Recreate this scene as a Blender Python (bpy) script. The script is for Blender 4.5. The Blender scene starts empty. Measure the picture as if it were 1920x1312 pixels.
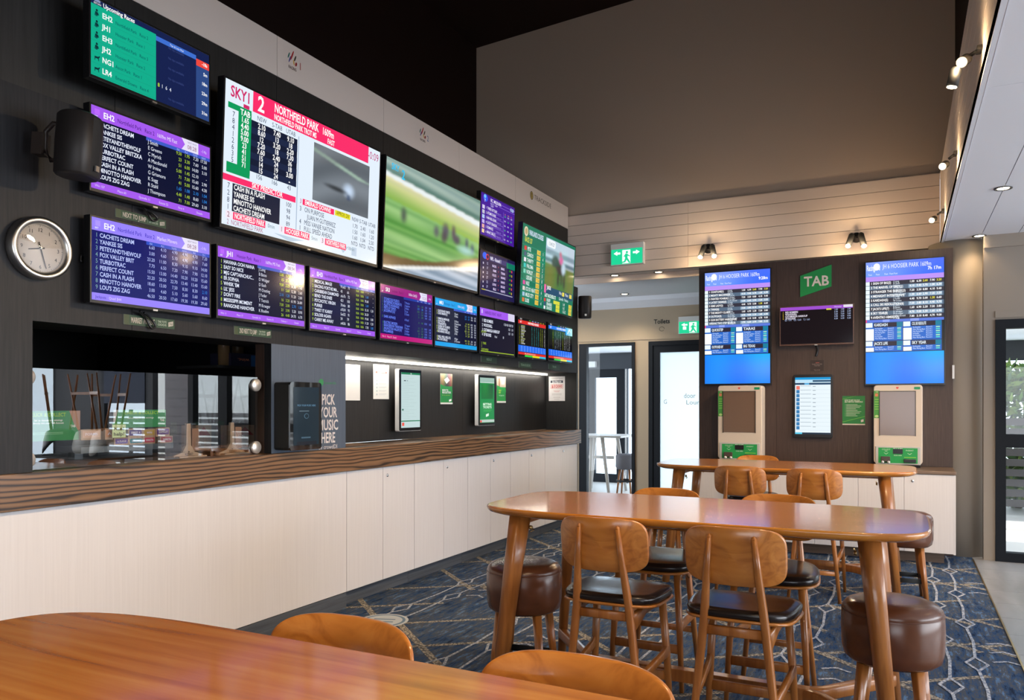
import bpy, bmesh, math, random
from mathutils import Vector, Matrix
random.seed(7)
R = math.radians
S = bpy.context.scene
COL = S.collection

# ------------------------------------------------------------------ camera
EYE, FPX, HZ = 1.48, 1455.0, 758.0
TH = math.atan2(730, FPX)
cs, sn = math.cos(TH), math.sin(TH)
cd = bpy.data.cameras.new('camera'); cam = bpy.data.objects.new('camera', cd); COL.objects.link(cam)
cd.sensor_width = 36; cd.lens = FPX/1920*36; cd.shift_y = (HZ-656)/1920; cd.clip_start = .05
cam.location = (0, 0, EYE); cam.rotation_euler = (R(90), 0, TH)
S.camera = cam

# ------------------------------------------------------------------ world, exposure
w = bpy.data.worlds.new('sky'); S.world = w; w.use_nodes = True
bg = w.node_tree.nodes['Background']; bg.inputs[0].default_value = (.80, .90, 1, 1); bg.inputs[1].default_value = 4.5
S.view_settings.view_transform = 'Standard'; S.view_settings.look = 'None'
S.view_settings.exposure = 0.0; S.view_settings.gamma = 1.0; S.view_settings.use_curve_mapping = False
try:
    S.cycles.max_bounces = 8; S.cycles.transparent_max_bounces = 16; S.cycles.sample_clamp_indirect = 4
except Exception: pass

def lamp(kind, name, loc, energy, color, target=None, **kw):
    ld = bpy.data.lights.new(name, kind); ld.energy = energy; ld.color = color
    for k, v in kw.items(): setattr(ld, k, v)
    o = bpy.data.objects.new(name, ld); COL.objects.link(o); o.location = loc
    if target is not None:
        o.rotation_euler = (Vector(target)-Vector(loc)).to_track_quat('-Z', 'Y').to_euler()
    return o
DAY = (.86, .92, 1); WARM = (1, .72, .42)
lamp('SUN', 'sun', (10, -6, 20), 6.0, (1, .95, .86), (0, 0, 0), angle=.02)
# added area lamps before the closed rear and right walls, standing in for daylight
lamp('AREA', 'daylight_fill_rear', (.4, -3.6, 1.4), 150, DAY, (-2.2, 5, .8), shape='RECTANGLE', size=4.4, size_y=1.8)
lamp('AREA', 'daylight_fill_right', (6.6, 4.3, 1.6), 520, DAY, (-3, 5.0, 1.8), shape='RECTANGLE', size=7.4, size_y=2.2)
o = lamp('AREA', 'window_portal', (3.9, 8.80, 1.2), 1, DAY, (3.9, 3, 1.2), shape='RECTANGLE', size=6.2, size_y=2.3); o.data.cycles.is_portal = True

# ------------------------------------------------------------------ pixel rays (photo frame) onto the planes of the room
def ray(px, py):
    u = (px-960)/FPX; v = (HZ-py)/FPX
    return Vector((u*cs-sn, u*sn+cs, v))
def onX(px, py, X):
    d = ray(px, py); t = X/d.x; return Vector((X, d.y*t, EYE+d.z*t))
def onY(px, py, Y):
    d = ray(px, py); t = Y/d.y; return Vector((d.x*t, Y, EYE+d.z*t))
def onZ(px, py, z):
    d = ray(px, py); t = (z-EYE)/d.z; return Vector((d.x*t, d.y*t, z))

# ------------------------------------------------------------------ materials
def lin(c):
    return tuple(((x/12.92) if x <= .04045 else ((x+.055)/1.055)**2.4) for x in c)
def hx(s):
    return lin(tuple(int(s[i:i+2], 16)/255 for i in (0, 2, 4)))
MATS = {}
def mat(name, col=(.5, .5, .5), rough=.5, spec=.5, metal=0, coat=0, emit=None, es=0):
    if name in MATS: return MATS[name]
    m = bpy.data.materials.new(name); m.use_nodes = True; b = m.node_tree.nodes['Principled BSDF']
    b.inputs['Base Color'].default_value = (*col, 1); b.inputs['Roughness'].default_value = rough
    b.inputs['Specular IOR Level'].default_value = spec; b.inputs['Metallic'].default_value = metal
    b.inputs['Coat Weight'].default_value = coat; b.inputs['Coat Roughness'].default_value = .10
    if emit: b.inputs['Emission Color'].default_value = (*emit, 1); b.inputs['Emission Strength'].default_value = es
    MATS[name] = m; return m
def nod(m, t, **kw):
    n = m.node_tree.nodes.new(t)
    for k, v in kw.items():
        if k.startswith('i_'):
            n.inputs[k[2:].replace('_', ' ')].default_value = v
        else: setattr(n, k, v)
    return n
def ramp(m, stops):
    n = m.node_tree.nodes.new('ShaderNodeValToRGB'); e = n.color_ramp.elements
    while len(e) < len(stops): e.new(.5)
    for q, (p, c) in zip(e, stops): q.position = p; q.color = (*c, 1)
    return n
def coords(m, scale, obj=True, rot=(0, 0, 0), rnd=False):
    tc = nod(m, 'ShaderNodeTexCoord'); mp = nod(m, 'ShaderNodeMapping'); L = m.node_tree.links
    mp.inputs['Scale'].default_value = scale; mp.inputs['Rotation'].default_value = rot
    L.new(tc.outputs['Object' if obj else 'Generated'], mp.inputs[0])
    return mp
def grain(name, scale, stops, rough=.4, nscale=1.0, detail=6, distort=.6, bump=0., coat=0, spec=.5, wave=None, rot=(0, 0, 0)):
    """streaky wood or laminate: noise stretched along one axis"""
    if name in MATS: return MATS[name]
    m = mat(name, rough=rough, coat=coat, spec=spec); L = m.node_tree.links; b = m.node_tree.nodes['Principled BSDF']
    mp = coords(m, scale, rot=rot)
    if wave:
        tx = nod(m, 'ShaderNodeTexWave', wave_type='RINGS' if wave[3] else 'BANDS', bands_direction='Z' if not wave[3] else 'X')
        tx.inputs['Scale'].default_value = wave[0]; tx.inputs['Distortion'].default_value = wave[1]
        tx.inputs['Detail'].default_value = 3; tx.inputs['Detail Scale'].default_value = wave[2]
        out = tx.outputs['Fac']
    else:
        tx = nod(m, 'ShaderNodeTexNoise'); tx.inputs['Scale'].default_value = nscale
        tx.inputs['Detail'].default_value = detail; tx.inputs['Distortion'].default_value = distort; out = tx.outputs['Fac']
    L.new(mp.outputs[0], tx.inputs['Vector'])
    r = ramp(m, stops); L.new(out, r.inputs[0]); L.new(r.outputs[0], b.inputs['Base Color'])
    if bump:
        bp = nod(m, 'ShaderNodeBump'); bp.inputs['Strength'].default_value = bump; bp.inputs['Distance'].default_value = .002
        L.new(out, bp.inputs['Height']); L.new(bp.outputs[0], b.inputs['Normal'])
    return m
BLACKLAM = grain('black_woodgrain_laminate', (30, 30, 1.2), [(.3, (.004, .004, .004)), (.7, (.014, .013, .013))], rough=.5, nscale=3)
GREYLAM = grain('charcoal_laminate', (30, 30, 1.2), [(.3, (.010, .010, .012)), (.7, (.020, .020, .023))], rough=.5, spec=.28, nscale=3)
BLUELAM = grain('blue_grey_laminate', (30, 30, 1.2), [(.3, (.066, .090, .130)), (.7, (.085, .112, .160))], rough=.4, nscale=3)
BROWNLAM = grain('espresso_laminate', (60, 60, 1.5), [(.3, (.034, .019, .015)), (.7, (.068, .041, .033))], rough=.45, nscale=3)
CREAM = grain('cream_laminate', (50, 50, 1.0), [(.3, (.66, .625, .625)), (.7, (.705, .67, .67))], rough=.38, nscale=2)
WOOD_T = grain('oak_table_wood', (.55, 9, 9), [(.25, (.35, .105, .013)), (.5, (.55, .195, .025)), (.75, (.66, .28, .050))], rough=.24, nscale=3.2, detail=9, distort=.35, coat=.8)
WOOD_L = grain('oak_leg_wood', (14, 14, .8), [(.3, (.28, .092, .018)), (.7, (.43, .160, .036))], rough=.3, nscale=3, detail=6, coat=.25)
WOOD_B = grain('oak_veneer', (1, 14, 7), [(.25, (.31, .098, .016)), (.5, (.47, .170, .031)), (.8, (.58, .24, .052))], rough=.28, nscale=2.0, detail=7, distort=2.2, coat=.3)
COUNTER = grain('dark_oak_counter', (1, .7, 6), [(.0, (.025, .013, .007)), (.15, (.06, .03, .014)), (.32, (.15, .076, .034)), (1, (.23, .120, .056))], rough=.32, wave=(1.9, 17, .55, 0), coat=.1)
BAND = mat('cream_signage_board', (.60, .53, .49), .6)
UPWALL = mat('taupe_plaster', (.56, .45, .36), .85, .2)
DARKWALL = mat('dark_brown_paint', (.014, .006, .005), .8, .2)
COLP = mat('stone_grey_paint', (.27, .23, .19), .6, .3)
TAUPE = mat('taupe_wall_paint', (.40, .32, .23), .8, .2)
WEATHER = mat('cream_weatherboard', (.74, .62, .54), .6, .3)
GROOVE = mat('board_groove', (.12, .10, .09), .9, .1)
CEIL = mat('white_ceiling', (.80, .81, .85), .6, .3)
FRAME = mat('black_aluminium', (.006, .008, .012), .5, .2)
BLACK = mat('black_plastic', (.006, .006, .007), .3)
MATTE = mat('matt_black', (.008, .008, .008), .65)
STEEL = mat('brushed_steel', (.62, .60, .57), .3, metal=1)
CHROME = mat('polished_chrome', (.8, .8, .8), .12, metal=1)
BRASS = mat('brass', (.5, .35, .15), .3, metal=1)
WHITE = mat('white_plastic', (.75, .74, .72), .4)
PAPER = mat('white_paper', (.80, .79, .76), .7)
BEIGE = mat('kiosk_beige', (.60, .51, .42), .45)
GREENP = mat('green_print', hx('1E9A4A'), .5)
LEATHER = grain('black_leather', (1, 1, 1), [(.3, (.008, .006, .006)), (.7, (.018, .012, .010))], rough=.23, nscale=40, bump=.25)
TAN = grain('tan_leather', (1, 1, 1), [(.35, (.080, .026, .011)), (.7, (.135, .047, .019))], rough=.26, nscale=5, detail=9, bump=.12)
KICK = grain('steel_kickplate', (.6, .6, 20), [(.3, (.05, .055, .065)), (.7, (.10, .11, .125))], rough=.35, nscale=3, spec=.7)
BULB = mat('lamp_glow', (1, 1, 1), emit=(1, .80, .50), es=60)
LEDM = mat('led_strip_glow', (1, 1, 1), emit=(1, .93, .80), es=9)
FROST = None
def attr_mat(name, emissive, strength=1.0, rough=.5):
    m = mat(name, rough=rough); L = m.node_tree.links; b = m.node_tree.nodes['Principled BSDF']
    a = nod(m, 'ShaderNodeAttribute'); a.attribute_name = 'Col'
    if emissive:
        b.inputs['Base Color'].default_value = (.004, .004, .005, 1); b.inputs['Specular IOR Level'].default_value = .3
        L.new(a.outputs['Color'], b.inputs['Emission Color']); b.inputs['Emission Strength'].default_value = strength
    else: L.new(a.outputs['Color'], b.inputs['Base Color'])
    return m
SCREEN = attr_mat('lit_screen', True, 1.0, .10)
SCREENB = attr_mat('bright_lit_screen', True, 1.02, .14)
SCREENM = attr_mat('matt_lit_screen', True, 1.1, .35)
PRINT = attr_mat('printed_sheet', False, rough=.5)
SIGNLIT = attr_mat('lit_sign', True, 1.3, .4)
def glass_mat(name, boost=1.0, tint=(1, 1, 1), rough=0.0):
    m = bpy.data.materials.new(name); m.use_nodes = True; nt = m.node_tree; nt.nodes.remove(nt.nodes['Principled BSDF'])
    out = nt.nodes['Material Output']; tr = nod(m, 'ShaderNodeBsdfTransparent'); gl = nod(m, 'ShaderNodeBsdfGlossy')
    tr.inputs[0].default_value = (*tint, 1); gl.inputs['Roughness'].default_value = rough
    fr = nod(m, 'ShaderNodeFresnel'); fr.inputs[0].default_value = 1.5
    mu = nod(m, 'ShaderNodeMath', operation='MULTIPLY', use_clamp=True); mu.inputs[1].default_value = boost
    mx = nod(m, 'ShaderNodeMixShader'); L = nt.links
    ge = nod(m, 'ShaderNodeNewGeometry'); iv = nod(m, 'ShaderNodeMath', operation='SUBTRACT'); iv.inputs[0].default_value = 1; m2 = nod(m, 'ShaderNodeMath', operation='MULTIPLY')
    L.new(ge.outputs['Backfacing'], iv.inputs[1]); L.new(fr.outputs[0], mu.inputs[0]); L.new(mu.outputs[0], m2.inputs[0]); L.new(iv.outputs[0], m2.inputs[1]); L.new(m2.outputs[0], mx.inputs[0]); L.new(tr.outputs[0], mx.inputs[1]); L.new(gl.outputs[0], mx.inputs[2])
    L.new(mx.outputs[0], out.inputs[0]); MATS[name] = m; return m
GLASS = glass_mat('clear_glass', 5.0)
GLASSW = glass_mat('window_glass', 1.2, (.95, .98, 1))

# ------------------------------------------------------------------ mesh builder
class MB:
    def __init__(s): s.v = []; s.f = []; s.m = []; s.c = []; s.sm = []
    def add(s, vs, fs, m=0, c=None, smooth=False):
        o = len(s.v); s.v += [tuple(p) for p in vs]
        for f in fs: s.f.append(tuple(i+o for i in f)); s.m.append(m); s.c.append(c or (1, 1, 1)); s.sm.append(smooth)
        return s
    def box(s, x0, x1, y0, y1, z0, z1, m=0, c=None):
        a, b = sorted((x0, x1)); d, e = sorted((y0, y1)); g, h = sorted((z0, z1))
        return s.add([(a, d, g), (b, d, g), (b, e, g), (a, e, g), (a, d, h), (b, d, h), (b, e, h), (a, e, h)],
                     [(0, 3, 2, 1), (4, 5, 6, 7), (0, 1, 5, 4), (1, 2, 6, 5), (2, 3, 7, 6), (3, 0, 4, 7)], m, c)
    def hexa(s, lo, hi, m=0):          # two rings of four points
        return s.add(list(lo)+list(hi), [(0, 3, 2, 1), (4, 5, 6, 7), (0, 1, 5, 4), (1, 2, 6, 5), (2, 3, 7, 6), (3, 0, 4, 7)], m)
    def prism(s, poly, z0, z1, m=0, ax='z', smooth=False):
        n = len(poly)
        def P(a, b, z): return {'z': (a, b, z), 'y': (a, z, b), 'x': (z, a, b)}[ax]
        vs = [P(a, b, z0) for a, b in poly]+[P(a, b, z1) for a, b in poly]
        s.add(vs, [tuple(reversed(range(n))), tuple(range(n, 2*n))], m)
        o = len(s.v)-2*n
        for i in range(n):
            j = (i+1) % n; s.f.append((o+i, o+j, o+n+j, o+n+i)); s.m.append(m); s.c.append((1, 1, 1)); s.sm.append(smooth)
        return s
    def loft(s, rings, m=0, cap=True, smooth=True):
        n = len(rings[0]); o = len(s.v)
        for r in rings: s.v += [tuple(p) for p in r]
        for k in range(len(rings)-1):
            for i in range(n):
                j = (i+1) % n; a = o+k*n
                s.f.append((a+i, a+j, a+n+j, a+n+i)); s.m.append(m); s.c.append((1, 1, 1)); s.sm.append(smooth)
        if cap:
            for fc in (tuple(reversed([o+i for i in range(n)])), tuple(o+(len(rings)-1)*n+i for i in range(n))):
                s.f.append(fc); s.m.append(m); s.c.append((1, 1, 1)); s.sm.append(False)
        return s
    def lathe(s, prof, n=32, m=0, cx=0, cy=0, ax='z', cap=True):
        rings = []
        for r, z in prof:
            ring = []
            for i in range(n):
                a = 2*math.pi*i/n; x, y = cx+r*math.cos(a), cy+r*math.sin(a)
                ring.append({'z': (x, y, z), 'y': (x, z, y), 'x': (z, x, y)}[ax])
            rings.append(ring)
        return s.loft(rings, m, cap)
    def tube(s, pts, rad, n=10, m=0, flat=1.0, up=(0, 0, 1)):
        rings = []; pts = [Vector(p) for p in pts]
        if not hasattr(rad, '__len__'): rad = [rad]*len(pts)
        for i, p in enumerate(pts):
            d = (pts[min(i+1, len(pts)-1)]-pts[max(i-1, 0)]).normalized()
            u = Vector(up)
            if abs(d.dot(u)) > .95: u = Vector((0, 1, 0))
            a = d.cross(u).normalized(); b = d.cross(a).normalized()
            rings.append([p+a*(math.cos(2*math.pi*k/n)*rad[i])+b*(math.sin(2*math.pi*k/n)*rad[i]*flat) for k in range(n)])
        return s.loft(rings, m)
    def sbar(s, p, q, w1, h1, w2, h2, m=0, up=(0, 0, 1), e=3.0, n=16, mid=None):
        """rounded-rectangle bar from p to q"""
        pts = [Vector(p)]+([Vector(x) for x in mid[0]] if mid else [])+[Vector(q)]
        ws = [w1]+(mid[1] if mid else [])+[w2]; hs = [h1]+(mid[2] if mid else [])+[h2]
        rings = []
        for i, c in enumerate(pts):
            d = (pts[min(i+1, len(pts)-1)]-pts[max(i-1, 0)]).normalized(); u = Vector(up)
            if abs(d.dot(u)) > .97: u = Vector((0, 1, 0))
            a = d.cross(u).normalized(); b = a.cross(d).normalized(); r = []
            for k in range(n):
                t = 2*math.pi*k/n; ct, st = math.cos(t), math.sin(t)
                r.append(c+a*(ws[i]/2*math.copysign(abs(ct)**(2/e), ct))+b*(hs[i]/2*math.copysign(abs(st)**(2/e), st)))
            rings.append(r)
        return s.loft(rings, m)
    def build(s, name, mats, parent=None, bevel=0, loc=None, rot=None, kind=None, label=None, subsurf=0, seg=2):
        me = bpy.data.meshes.new(name); me.from_pydata(s.v, [], s.f)
        if not isinstance(mats, (list, tuple)): mats = [mats]
        for q in mats: me.materials.append(q)
        me.polygons.foreach_set('material_index', s.m); me.polygons.foreach_set('use_smooth', s.sm)
        if any(q in (SCREEN, SCREENB, SCREENM, PRINT, SIGNLIT) for q in mats):
            ca = me.color_attributes.new('Col', 'FLOAT_COLOR', 'CORNER'); buf = []
            for f, c in zip(s.f, s.c):
                if isinstance(c[0], (tuple, list)):
                    for q in c: buf += [q[0], q[1], q[2], 1]
                else: buf += [c[0], c[1], c[2], 1]*len(f)
            ca.data.foreach_set('color', buf)
        me.update(); o = bpy.data.objects.new(name, me); COL.objects.link(o)
        if parent is not None: o.parent = parent
        if loc is not None: o.location = loc
        if rot is not None: o.rotation_euler = rot
        if bevel:
            md = o.modifiers.new('bevel', 'BEVEL'); md.width = bevel; md.segments = seg; md.limit_method = 'ANGLE'; md.angle_limit = R(40)
        if subsurf:
            md = o.modifiers.new('sub', 'SUBSURF'); md.levels = subsurf; md.render_levels = subsurf
        if kind: o['kind'] = kind
        if label: o['label'] = label
        return o
def sup(a, b, e=4.0, n=48, cx=0, cy=0):
    out = []
    for k in range(n):
        t = 2*math.pi*k/n; c, q = math.cos(t), math.sin(t)
        out.append((cx+a*math.copysign(abs(c)**(2/e), c), cy+b*math.copysign(abs(q)**(2/e), q)))
    return out
def rrect(x0, x1, y0, y1, r, n=6):
    out = []
    for cx, cy, a0 in ((x1-r, y1-r, 0), (x0+r, y1-r, 90), (x0+r, y0+r, 180), (x1-r, y0+r, 270)):
        for k in range(n+1):
            a = R(a0+90*k/n); out.append((cx+r*math.cos(a), cy+r*math.sin(a)))
    return out
def tag(o, label, cat, group=None, kind=None):
    o['label'] = label; o['category'] = cat
    if group: o['group'] = group
    if kind: o['kind'] = kind
    return o
def thing(name, label, cat, loc=(0, 0, 0), rot=(0, 0, 0), group=None):
    o = bpy.data.objects.new(name, None); COL.objects.link(o); o.location = loc; o.rotation_euler = rot
    o.empty_display_size = .1
    return tag(o, label, cat, group)
def struct(name, b, mats, **kw): return b.build(name, mats, kind='structure', **kw)
def dup(root, loc, rot, label):
    def cp(o, par):
        c = o.copy(); COL.objects.link(c); c.parent = par
        for ch in kids.get(o.name, []): cp(ch, c)
        return c
    kids = {}
    for q in bpy.data.objects:
        if q.parent: kids.setdefault(q.parent.name, []).append(q)
    r = cp(root, None); r.location = loc; r.rotation_euler = rot; r['label'] = label
    return r
ROT_L = (R(90), 0, R(90))      # local x -> +Y, y -> up, z -> +X   (things on the left wall)
ROT_F = (R(90), 0, 0)          # local x -> +X, y -> up, z -> -Y   (things on the far wall)

# ------------------------------------------------------------------ glyphs for lettering
GL = {}
def _curve_mesh(body, bold):
    cu = bpy.data.curves.new('t', 'FONT'); cu.body = body; cu.size = 1; cu.resolution_u = 2; cu.fill_mode = 'FRONT'
    if bold: cu.offset = .022
    o = bpy.data.objects.new('t', cu); COL.objects.link(o)
    me = bpy.data.meshes.new_from_object(o)
    vs = [tuple(v.co)[:2] for v in me.vertices]; fs = [tuple(p.vertices) for p in me.polygons]
    bpy.data.objects.remove(o); bpy.data.curves.remove(cu); bpy.data.meshes.remove(me)
    return vs, fs
def glyph(ch, bold):
    k = (ch, bold)
    if k not in GL:
        if ('I', bold) not in GL and ch != 'I':
            glyph('I', bold)
        vs, fs = _curve_mesh(ch, bold) if ch != ' ' else ([], [])
        vi, _ = _curve_mesh(ch+'I', bold); ii, _ = _curve_mesh('I', bold)
        adv = max(p[0] for p in vi)-max(p[0] for p in ii)
        GL[k] = (vs, fs, adv)
    return GL[k]
CAP = None
def put_text(mb, txt, x, y, h, col, z, wid=None, align='l', bold=False, m=0, sx=1.0, flip=False):
    """baseline-left at x,y; h is the capital height; wid squeezes the line to that width"""
    global CAP
    if CAP is None: CAP = max(p[1] for p in glyph('H', False)[0])
    k = h/CAP; tot = sum(glyph(c, bold)[2] for c in txt)*k*sx
    fx = k*sx*((wid/tot) if wid else 1); W = tot*((wid/tot) if wid else 1)
    cx = x-(W if align == 'r' else W/2 if align == 'c' else 0)
    for ch in txt:
        vs, fs, adv = glyph(ch, bold)
        if vs: mb.add([(cx+p[0]*fx, y+p[1]*k, z) for p in vs], fs, m, col)
        cx += adv*fx
    return W

class Sheet:
    """flat artwork in W x H units of its own, y down, drawn on a plane W_ x H_ metres centred on the origin"""
    def __init__(s, W, H, w, h, lay=.001):
        s.W, s.H, s.w, s.h, s.k = W, H, w, h, 0; s.mb = MB(); s.lay = lay
    def Z(s, L): s.k += 1; return L*s.lay+s.k*3e-6
    def X(s, x): return (x/s.W-.5)*s.w
    def Y(s, y): return (.5-y/s.H)*s.h
    def r(s, x0, y0, x1, y1, c, L=1):
        z = s.Z(L); c = hx(c) if isinstance(c, str) else c
        s.mb.add([(s.X(x0), s.Y(y1), z), (s.X(x1), s.Y(y1), z), (s.X(x1), s.Y(y0), z), (s.X(x0), s.Y(y0), z)], [(0, 1, 2, 3)], 0, c)
    def poly(s, pts, c, L=1):
        z = s.Z(L); c = hx(c) if isinstance(c, str) else c
        P = [(s.X(a), s.Y(b), z) for a, b in pts]
        ar = sum(P[i][0]*P[(i+1) % len(P)][1]-P[(i+1) % len(P)][0]*P[i][1] for i in range(len(P)))
        if ar < 0: P.reverse()
        s.mb.add(P, [tuple(range(len(P)))], 0, c)
    def el(s, cx, cy, rx, ry, c, L=1, n=20): s.poly([(cx+rx*math.cos(2*math.pi*k/n), cy+ry*math.sin(2*math.pi*k/n)) for k in range(n)], c, L)
    def t(s, txt, x, y, h, c, L=3, wid=None, align='l', bold=False, sx=.86):
        c = hx(c) if isinstance(c, str) else c
        put_text(s.mb, txt, s.X(x), s.Y(y), h/s.H*s.h, c, s.Z(L), wid/s.W*s.w if wid else None, align, bold, sx=sx)
    def img(s, x0, y0, x1, y1, fn, nx, ny, L=1):
        z = s.Z(L)
        cg = [[fn(i/nx, j/ny) for i in range(nx+1)] for j in range(ny+1)]
        if nx > 40:
            for rad in (2, 1):          # soft horizontal smear, as on the moving picture
                cg = [[tuple(sum(cg[j][min(max(i+d, 0), nx)][k] for d in range(-rad, rad+1))/(2*rad+1) for k in range(3)) for i in range(nx+1)] for j in range(ny+1)]
            cg = [[tuple((cg[max(j-1, 0)][i][k]+2*cg[j][i][k]+cg[min(j+1, ny)][i][k])/4 for k in range(3)) for i in range(nx+1)] for j in range(ny+1)]
        o = len(s.mb.v)
        for j in range(ny+1):
            for i in range(nx+1): s.mb.v.append((s.X(x0+(x1-x0)*i/nx), s.Y(y0+(y1-y0)*j/ny), z))
        for j in range(ny):
            for i in range(nx):
                a = o+j*(nx+1)+i; s.mb.f.append((a+nx+1, a+nx+2, a+1, a)); s.mb.m.append(0); s.mb.sm.append(False)
                s.mb.c.append((cg[j+1][i], cg[j+1][i+1], cg[j][i+1], cg[j][i]))
#@@STRUCT
# ------------------------------------------------------------------ the setting
XL, XU, XC, XN, YE = -3.615, -3.75, -3.577, -4.03, 9.04     # fascia, upper wall, counter edge, niche back, end of the wall
ZT, ZB, ZN = 1.1655, .998, 1.87
YF = 9.06; ZC = 3.085; XB = .354; ZBT = 3.85; YP = 8.65; YD = 8.62; YW = 10.8
def Yx(px, X=XL): return onX(px, 700, X).y
Y0, Y1, Y2 = Yx(61), Yx(508.7), Yx(648)

# tiles and carpet
tl = grain('grey_floor_tile', (1.2, .25, 1), [(.3, (.27, .27, .28)), (.7, (.40, .40, .41))], rough=.25, nscale=3)
b = MB()
y = -4.0
while y < 8.9:
    x = .612
    while x < 7.0:
        b.box(x+.002, min(x+.898, 7), y+.002, y+.448, -.03, .0, 0); x += .9
    y += .45
b.box(.61, 7, -4, 8.95, -.04, -.002, 1)
struct('floor_tiles', b, [tl, GROOVE])
cp = mat('blue_carpet', rough=.95, spec=.1); L = cp.node_tree.links; pb = cp.node_tree.nodes['Principled BSDF']
n1 = nod(cp, 'ShaderNodeTexNoise'); n1.inputs['Scale'].default_value = 4.5; n1.inputs['Detail'].default_value = 9; n1.inputs['Roughness'].default_value = .72
mp = coords(cp, (5.5, 1.1, 1)); L.new(mp.outputs[0], n1.inputs['Vector'])
rp = ramp(cp, [(.36, (.012, .022, .05)), (.46, (.032, .075, .165)), (.54, (.085, .085, .085)), (.63, (.095, .20, .38))])
L.new(n1.outputs['Fac'], rp.inputs[0]); L.new(rp.outputs[0], pb.inputs['Base Color'])
def yarn(name, c1, c2):
    m = mat(name, rough=.95, spec=.1); L = m.node_tree.links; q = m.node_tree.nodes['Principled BSDF']
    mp = coords(m, (70, 70, 1)); nn = nod(m, 'ShaderNodeTexVoronoi'); nn.inputs['Scale'].default_value = 1.0
    L.new(mp.outputs[0], nn.inputs['Vector']); r = ramp(m, [(.35, c1), (.62, c2)]); L.new(nn.outputs['Distance'], r.inputs[0]); L.new(r.outputs[0], q.inputs['Base Color']); return m
YN1 = yarn('beige_yarn', (.46, .41, .33), (.13, .12, .11)); YN2 = yarn('pale_yarn', (.58, .60, .64), (.24, .28, .36))
b = MB(); CX0, CX1, CY0, CY1 = -3.70, .61, -4.0, 9.6
b.box(CX0, CX1, CY0, CY1, -.03, 0, 0)
zl = [.0012]
def line(p, q, wd, m):
    (x0, y0), (x1, y1) = p, q
    # clip to the carpet
    for ax in (0, 1):
        lo, hi = ((CX0, CX1), (CY0, CY1))[ax]
        a = (x0, y0)[ax]; c = (x1, y1)[ax]
        if (a < lo and c < lo) or (a > hi and c > hi): return
        def cut(xa, ya, xb, yb):
            v = (xa, ya)[ax]; o = (xb, yb)[ax]
            if v < lo: k = (lo-v)/(o-v)
            elif v > hi: k = (hi-v)/(o-v)
            else: return xa, ya
            return xa+(xb-xa)*k, ya+(yb-ya)*k
        x0, y0 = cut(x0, y0, x1, y1); x1, y1 = cut(x1, y1, x0, y0)
    d = Vector((x1-x0, y1-y0)); 
    if d.length < .01: return
    d.normalize(); nx, ny = -d.y*wd/2, d.x*wd/2; z = zl[0]; zl[0] += 2e-6
    b.add([(x0-nx, y0-ny, z), (x1-nx, y1-ny, z), (x1+nx, y1+ny, z), (x0+nx, y0+ny, z)], [(0, 1, 2, 3)], m)
P = .615
for k in range(-14, 24):
    for j in range(-5, 1):          # long zigzags over a repeat of 0.87 m, offset so that pairs of lines close into wedges
        xa = .43+j*.87; yb = (k//2)*1.83+(.65 if k % 2 else 0)+.02+(.6 if j % 2 else 0)
        line((xa, yb), (xa+.87, yb+.66), .038, 1); line((xa, yb+.03), (xa+.87, yb-.72), .046, 1)
for j in range(-5, 1):
    for xo, ph in ((0, 0), (-.15, .46)):
        xc = .385+xo+j*.87
        for k in range(-6, 12):
            yc = 5.14+ph+k*.92-1.9*0
            a = .055; h = .13
            for p, q in (((xc, yc-h), (xc+a, yc)), ((xc+a, yc), (xc, yc+h)), ((xc, yc+h), (xc-a, yc)), ((xc-a, yc), (xc, yc-h)),
                         ((xc, yc+h), (xc+.015, yc+.46)), ((xc+.015, yc+.46), (xc, yc+.92-h))): line(p, q, .017, 2)
    for k in range(-5, 11):
        for i in range(3):
            xc = .545+j*.87; yc = 5.26+k*1.83+i*.19+(.9 if j % 2 else 0)
            line((xc-.075, yc-.05), (xc, yc), .020, 2); line((xc, yc), (xc+.075, yc-.05), .020, 2)
struct('floor', b, [cp, YN1, YN2])
b = MB(); b.box(.606, .616, -4, 8.6, 0, .006); struct('trim_1', b, BRASS)
b = MB(); b.box(-6.2, .7, 8.9, 10.9, -.035, -.003); b.box(-6.2, -3.7, -4, 9, -.035, -.003); struct('floor_corridor', b, mat('dark_floor', (.03, .035, .045), .9))

# left wall
b = MB()
ys = [-4.0]+[Yx(p, XU) for p in (179, 505, 647, 818)]+[YE]
ys = [-4.0, .35, 1.55, 2.75, 3.95, 5.15, 6.35, 7.55, YE]
for a, c in zip(ys, ys[1:]): b.box(XU-.05, XU, a+.0015, c-.0015, 2.94, 3.685, 0)
b.box(XU-.25, XU-.01, -4, YE-.002, 2.94, 3.94, 0)
struct('wall_left_upper', b, BLACKLAM)
b = MB()
for a, c in zip(ys, ys[1:]): b.box(XU-.05, XU+.004, a+.0015, c-.0015, 3.685, 3.955, 0)
struct('trim_2', b, BAND)
b = MB()
for a, c in zip(ys, ys[1:]): b.box(XL-.03, XL, a+.0012, c-.0012, ZN, 2.94, 0)
b.box(XU-.25, XL-.005, -4, YE-.001, ZN+.001, 2.939, 0)
b.box(-3.9, XL, -4, Y0, ZT, ZN, 0)
b.box(XU, XL-.001, Y1, Y2, ZT, ZN, 0); b.box(XN-.03, XU, Y2-.03, Y2, ZT, ZN, 0)
struct('wall_left', b, GREYLAM)
b = MB(); b.box(XL-.001, XL, Y1, Y2, ZT, ZN, 0); struct('wall_panel', b, BLUELAM)
b = MB()
yy = Y2
while yy < YE-.05:
    b.box(XN-.03, XN, yy+.001, min(yy+1.2, 9.0)-.001, ZT, ZN, 0); yy += 1.2
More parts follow.
